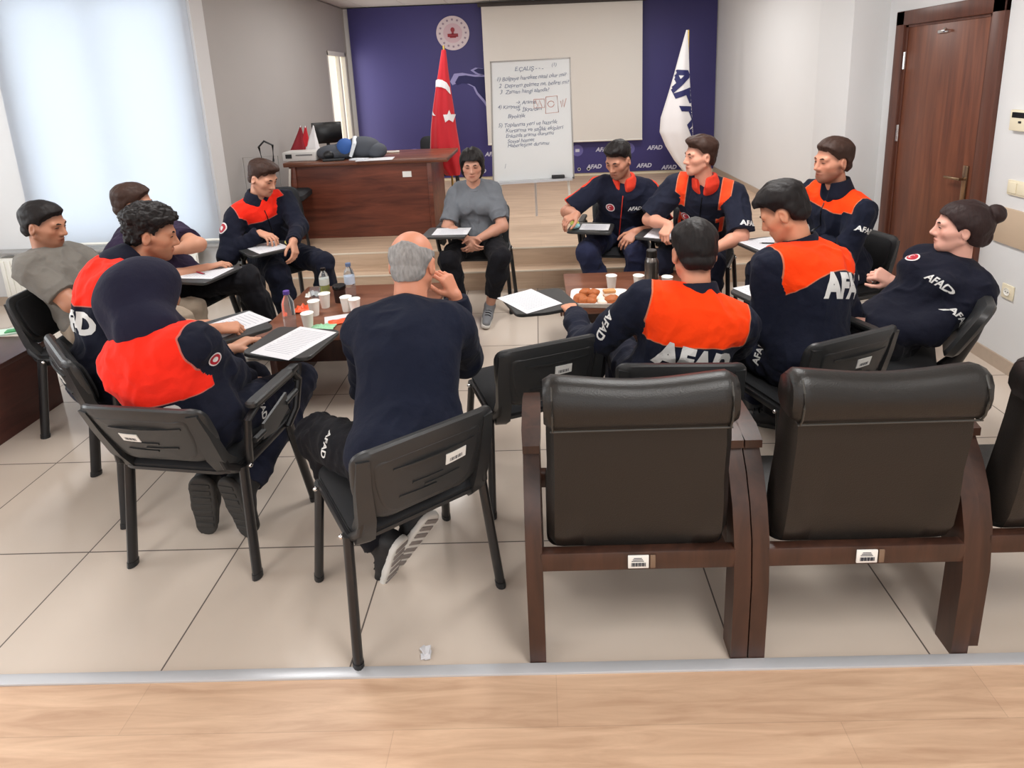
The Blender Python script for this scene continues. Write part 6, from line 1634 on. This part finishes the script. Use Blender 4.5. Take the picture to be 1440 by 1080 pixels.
def P_hijab():
    c = person('hijab', 'woman in a navy headscarf and a jacket with a red back panel', dict(JKR,
        head=A(207, 414, 2.20), nb=A(212, 478, 2.06), look=(.34, .86, -.34), pel=(0, -.11, .56), hump=.02, skin=(196, 146, 120), hair='hijab', noears=True, fat=1.04, shoulder=.168, collar=None,
        armR=dict(world=True, w=A(346, 536, 2.42), d=(.5, .7, -.4), n=(.2, .1, .95)), armL=dict(w=(-.10, .30, .66)),
        legR=dict(k=(.15, .40, .47), a=(.10, .02, .215), toe=(.12, .14, -.98)), legL=dict(k=(-.10, .40, .47), a=(-.06, .02, .215), toe=(-.15, .14, -.98)), boots=True,
        panel=dict(back=.225, front=.30, w=.182, curve=-.2, tilt=-.22, armcut=.06), letters=[('back', .115, .0, .122), ('armbadge', .026, 'R', .35, (.75, -.66, .1), 0), ('thigh', .040, 'R', .38, (.75, -.62, .3), 0)], grow=.017))
    C, (HX, HY, HZ), nb, body = c['C'], c['ax'], c['nb'], c['body']; Fv, Rv, T = c['Fv'], c['Rv'], c['T']
    ax = np.stack([HX, HY, HZ]); G = Grid(C - .36, C + .30, .006)
    L = lambda a, b, d: C + HX * a + HY * b + HZ * d
    for p in (Ell(L(0, -.012, .030), (.107, .126, .116), ax, .05), Ell(L(0, -.072, -.012), (.110, .096, .112), ax, .08), Prim(L(0, -.035, -.05), nb + T * .055, .106, .102, .07), Prim(nb + T * .025 - Rv * .05, nb + T * .025 + Rv * .05, .066, .066, .05), Ell(nb + Fv * .07 - T * .03, (.10, .07, .09), np.stack([Rv, Fv, T]), .04)): p.put(G)
    Ell(L(0, .105, -.02), (.060, .055, .088), ax, .012, True).put(G)
    P, F = surface(G); N = vnormals(P, F)
    q = P - nb; P = P + N * (.004 * np.sin((q @ HX) * 60 + (q @ T) * 38 + 3 * noise3(P, 7)) * sstep(-(P - C) @ HZ, -.02, .10) + .003 * noise3(P, 14))[:, None]
    np_mesh('headscarf', P, F, cloth_mat('scarf_navy', (27, 27, 46)), body)
def P_bald():
    a = np.array((-.53, 1.99, .19))
    return person('bald', 'balding grey-haired man in a navy sweatshirt hunched forward, seen from behind', dict(
        head=A(580, 373, 2.22), look=(.12, .93, -.35), pel=(0.02, -.06, .565), twist=-26, hump=.045, fat=1.06, shoulder=.168, neckw=1.12, skin=(206, 140, 112), hair='bald', haircol=GREYH, browcol=GREYH, facew=1.02, hs=1.02,
        top_cloth=('sweatshirt_navy', (20, 25, 42)), top_name='sweatshirt', grow=.020, neckband=('sweatshirt_navy', (27, 34, 58)), trousers=('trousers_black', (20, 20, 25)), wrinkle=.006,
        armR=dict(world=True, w=A(640, 416, 2.36), el=A(655, 505, 2.36), d=(-.35, -.02, .9), n=(.85, -.4, .2), pose='cup'), armL=dict(world=True, w=np.array((-.60, 2.38, .60)), el=A(519, 545, 2.30), d=(.5, .8, -.3), n=(-.3, .2, .9)),
        legL=dict(k=(-.17, .36, .49), a=(-.06, .10, .13), toe=(-.2, .3, -.9)), legR=dict(world=True, k=np.array((-.62, 2.27, .49)), a=a, toe=(-.55, .26, -.75)), shoemat=M_shoe, solemat=M_solew, treadmat=M_soleg, lacemat=M_blackg,
        letters=[('thigh', .036, 'L', .50, (-.62, -.60, .50), 180)], **{}))
def P_centre():
    return person('centre', 'dark-haired man with a wide orange back panel, sitting behind the armchair', dict(JK,
        head=A(976, 357, 2.28), look=(-.06, .95, -.22), pel=(0, -.05, .56), hump=.03, fat=1.05, skin=(200, 140, 112), hair='short', haircol=DARK, top=.018, sides=.008, shoulder=.192,
        armL=dict(world=True, w=A(806, 440, 2.70), el=A(823, 490, 2.38), d=(-.2, .95, .05), n=(0, 0, 1)), armR=dict(w=(.16, .36, .69), pole=(.7, -.4, -.7)),
        legR=dict(a=(.16, .42, .09)), legL=dict(a=(-.14, .44, .09)), panel=dict(back=.322, front=.40, w=.188, curve=-.3, tilt=.24, armcut=.05), letters=[('back', .140, .02, .236), ('arm', .048, 'L', .52, (-.55, -.75, .4), -65)], grow=.017))
def P_grey():
    return person('grey', 'woman in a grey t-shirt and black cropped trousers with clasped hands', dict(
        head=A(664, 233, 4.60), look=(.03, -.97, -.16), pel=(0, -.02, .56), hump=.02, s=.96, fat=1.0, shoulder=.160, shrug={'L': -.022, 'R': -.022}, skin=(190, 140, 118), hair='bob', haircol=DARK, hairline=.060, noears=True, bust=True, h=.0046,
        top_cloth=('tshirt_midgrey', (108, 112, 118)), top_name='t_shirt', sleeve=.52, sleevew=1.04, grow=.010, neckband=('tshirt_midgrey', (108, 112, 118)), trousers=('trousers_black', (20, 20, 25)), cuff=.26, armw=1.05,
        armR=dict(world=True, w=A(655, 335, 4.33), d=(.55, -.45, -.6), n=(-.6, -.75, .1), pole=(.8, -.4, -.3)), armL=dict(world=True, w=A(673, 336, 4.33), d=(-.55, -.45, -.6), n=(.6, -.75, .1), pole=(-.8, -.4, -.3)),
        legR=dict(k=(.155, .43, .51), a=(.10, .40, .10), toe=(.2, 1, 0)), legL=dict(k=(-.22, .42, .51), a=(-.11, .34, .10), toe=(-.05, 1, 0)), shoemat=M_sneak, solemat=M_solew))
def P_far():
    return person('far', 'young man in a navy jacket with red shoulders reading a sheet next to the desk', dict(JKR,
        head=A(369, 251, 4.28), look=(.86, -.26, -.40), pel=(0, -.06, .56), h=.0046, skin=(204, 150, 124), hair='quiff', haircol=BROWN, top=.020, sides=.004, beard=.25,
        armR=dict(world=True, w=A(365, 328, 4.12), d=(.85, -.35, -.15), n=(.1, -.1, 1), pole=(.8, -.4, -.5)), armL=dict(world=True, w=A(412, 340, 4.05), d=(.3, -.5, -.8), n=(.8, .1, .5), pole=(-.8, -.3, -.5)),
        legR=dict(a=(.10, .40, .09)), legL=dict(k=(-.15, .46, .53), a=(-.18, .42, .09)), panel=dict(back=.36, front=.385, w=.17, curve=-.4),
        letters=[('badge', .032, .095, .265), ('armbadge', .040, 'R', .28, (-.45, -.85, .25), 0), ('pocket', .10, .03, -.09, .27), ('zip',)]))
def P_polo():
    return person('polo', 'man in a navy polo shirt with a red collar reaching over his tablet', dict(
        head=A(870, 226, 4.40), look=(-.60, -.70, -.38), pel=(0, -.07, .565), s=1.04, fat=1.08, h=.0046, skin=(186, 132, 108), hair='quiff', haircol=DARK, top=.022, sides=.0035, beard=.55,
        top_cloth=('polo_navy_red', (26, 29, 46), (222, 66, 42)), top_name='polo_shirt', sleeve=.54, sleevew=1.15, collar=('polo_collar_red', (222, 66, 46)), colh=.026, trousers=('trousers_navy', (34, 38, 62)), panel=dict(sleeve_stripe=True), legw=1.05,
        armR=dict(world=True, w=A(811, 302, 4.22), d=(-.75, -.45, -.2), n=(-.2, -.3, .9), pose='cup', pole=(.8, -.3, -.5)), armL=dict(world=True, w=A(893, 326, 4.22), d=(-.65, -.5, -.5), n=(.1, -.55, .8), pole=(-.8, -.3, -.4)),
        legR=dict(k=(.20, .44, .53), a=(.06, .36, .09)), legL=dict(k=(-.16, .46, .53), a=(-.12, .36, .09)),
        letters=[('badge', .034, .085, .335), ('chest', .038, -.095, .345), ('zip', mat('zip_red', (222, 66, 46), .5))]))
def P_vest():
    return person('vest', 'young man in a dark vest with orange trim, turning his head aside', dict(
        head=A(985, 221, 4.05), look=(-.97, -.20, -.02), pel=(0, -.08, .565), s=1.03, h=.0046, skin=(212, 152, 128), hair='quiff', haircol=BROWN, top=.022, sides=.005, browcol=BROWN,
        top_cloth=('vest_navy_orange', (30, 33, 48), (244, 72, 34), (200, 120, 90)), top_name='vest', sleeve=.58, sleevew=1.2, collar=('vest_collar_red', (214, 60, 40)), colh=.022, trousers=NAVY, panel=dict(stripe=True), grow=.018,
        armR=dict(world=True, w=A(941, 316, 3.92), d=(-.5, -.6, -.55), n=(-.5, -.5, .7), pose='pen', pole=(.8, -.3, -.5)), armL=dict(world=True, w=A(1000, 352, 3.75), d=(-.8, -.4, -.3), n=(-.1, -.5, .85), pole=(-.8, -.3, -.4)),
        legR=dict(k=(.16, .44, .53), a=(.13, .38, .09)), legL=dict(a=(-.14, .42, .09)),
        letters=[('badge', .034, .10, .285), ('arm', .044, 'L', .66, (.35, -.93, .1), 0), ('pocket', .09, .09, -.085, .22), ('pocket', .09, .09, .085, .20), ('zip',)]))
def P_bent():
    return person('bent', 'man in a navy jacket with an orange yoke, bending his head down', dict(JK,
        head=A(1103, 300, 2.62), look=(-.74, .42, -.50), up=(-.3, .2, 1), pel=(0, -.06, .56), hump=.05, skin=(206, 144, 112), hair='fringe', haircol=DARK, top=.026, sides=.008, shoulder=.19, beard=.3,
        armR=dict(world=True, w=A(1108, 432, 2.74), d=(-.8, -.15, -.5), n=(-.3, -.8, .4), pole=(.9, -.2, -.6)), armL=dict(world=True, w=A(1100, 452, 2.74), el=A(1083, 466, 2.46), d=(.2, .9, -.3)),
        legR=dict(a=(.16, .42, .09)), legL=dict(k=(-.17, .42, .53), a=(-.14, .38, .09)), panel=dict(back=.405, front=.43, w=.19, curve=-2.2, cx=.06),
        letters=[('back', .138, .088, .328), ('thigh', .042, 'L', .25, (-.5, -.7, .5), 0)], grow=.017))
def P_beard():
    return person('beard', 'bearded man in a navy jacket with orange shoulders sitting beside the door', dict(JK,
        head=A(1171, 228, 3.55), look=(-.97, -.22, -.04), pel=(0, -.06, .565), s=1.03, fat=1.05, skin=(198, 138, 112), hair='short', haircol=BROWN, top=.022, sides=.009, beard=.8, h=.0044,
        armL=dict(w=(-.02, .26, .74), pole=(-.9, -.3, -.6)), armR=dict(w=(.02, .30, .70), pole=(.9, -.3, -.6)),
        legL=dict(k=(-.10, .46, .58), a=(-.12, .42, .10)), legR=dict(a=(.14, .42, .09)), panel=dict(back=.345, front=.428, w=.18, curve=-.3),
        letters=[('arm', .044, 'L', .36, (.25, -.95, .2), 0), ('pocket', .09, .03, -.09, .27), ('zip',)]))
def P_bun():
    return person('bun', 'woman with her dark hair in a bun, leaning back by the wall', dict(
        head=A(1350, 322, 2.70), look=(-.90, .40, .02), pel=(0, -.03, .56), twist=64, s=.97, skin=(222, 168, 150), hair='bun', haircol=('hair_black_brown', (36, 24, 23)), fat=.90, shoulder=.156, shrug={'L': -.02, 'R': -.02}, neckband=('top_navy', (20, 22, 36)), neckw=.88, bust=True,
        top_cloth=('top_navy', (20, 22, 36)), top_name='sweater', trousers=('trousers_black', (20, 20, 25)), grow=.012, neckback=.02,
        armR=dict(world=True, w=A(1256, 396, 2.86), d=(-.8, .2, .45), n=(-.3, -.6, .7), pose='grip', pole=(.6, -.4, -.8)), armL=dict(world=True, w=A(1214, 455, 2.62), d=(-.9, .3, .1), n=(0, -.3, .95), pole=(-.5, -.7, -.6)),
        legR=dict(a=(.12, .42, .09)), legL=dict(a=(-.12, .42, .09)), letters=[('badge', .030, .095, .36), ('chest', .046, -.075, .315), ('arm', .044, 'L', .62, (.25, -.9, .35), 0), ('pin', )][:3]))
for fn in (P_tee, P_maroon, P_curly, P_hijab, P_bald, P_centre, P_grey, P_far, P_polo, P_vest, P_bent, P_beard, P_bun):
    if ONLY is None or fn.__name__[2:] in ONLY: fn()
# ================================================================== LIGHT
def area(name, loc, rot, sx, sy, power, col=(1, 1, 1), spread=180):
    l = bpy.data.lights.new(name, 'AREA'); l.shape = 'RECTANGLE'; l.size = sx; l.size_y = sy; l.energy = power; l.color = col; l.spread = math.radians(spread)
    o = bpy.data.objects.new(name, l); COL.objects.link(o); o.location = loc; o.rotation_euler = rot; return o
area('daylight_blind', (-3.5, 5.16, 1.6), (PI / 2, 0, PI), 1.4, 2.0, 36, (0.96, 0.985, 1.0))
bpy.data.objects['daylight_blind'].rotation_euler = (-PI / 2, 0, 0)
for y, w, e in ((-1.05, 1.9, 16), (1.75, 1.9, 70), (3.9, 1.8, 20)):
    area('daylight_outer', (-5.38, y, 1.65), (0, -PI / 2, 0), 1.75, w, e, (0.95, 0.98, 1.0))
for x in (-3.2, 0.4):
    area('daylight_behind', (x, -3.18, 1.6), (PI / 2, 0, 0), 2.1, 1.75, 36, (0.98, 0.99, 1.0))
for x, y, e in ((-1.3, 6.6, 32), (1.3, 6.6, 32), (-1.9, 3.3, 34), (0.9, 3.3, 50), (-2.2, 0.2, 18), (1.0, 0.2, 52)):  # overhead fill lights added to brighten stage and room; no fixtures there
    area('added_overhead_fill', (x, y, 2.82), (0, 0, 0), 0.6, 1.2, e, (1.0, 0.99, 0.97))
area('daylight_stage_door', (-2.60, 8.5, 1.3), (0, -PI / 2, 0), 1.8, 0.7, 12, (1.0, 0.97, 0.92))
w = bpy.data.worlds.new('world'); SC.world = w; w.use_nodes = True
w.node_tree.nodes['Background'].inputs[0].default_value = (0.9, 0.95, 1.0, 1); w.node_tree.nodes['Background'].inputs[1].default_value = 0.6
SC.view_settings.exposure = 0.12
SC.cycles.max_bounces = 8; SC.cycles.diffuse_bounces = 5
SC.cycles.use_denoising = True
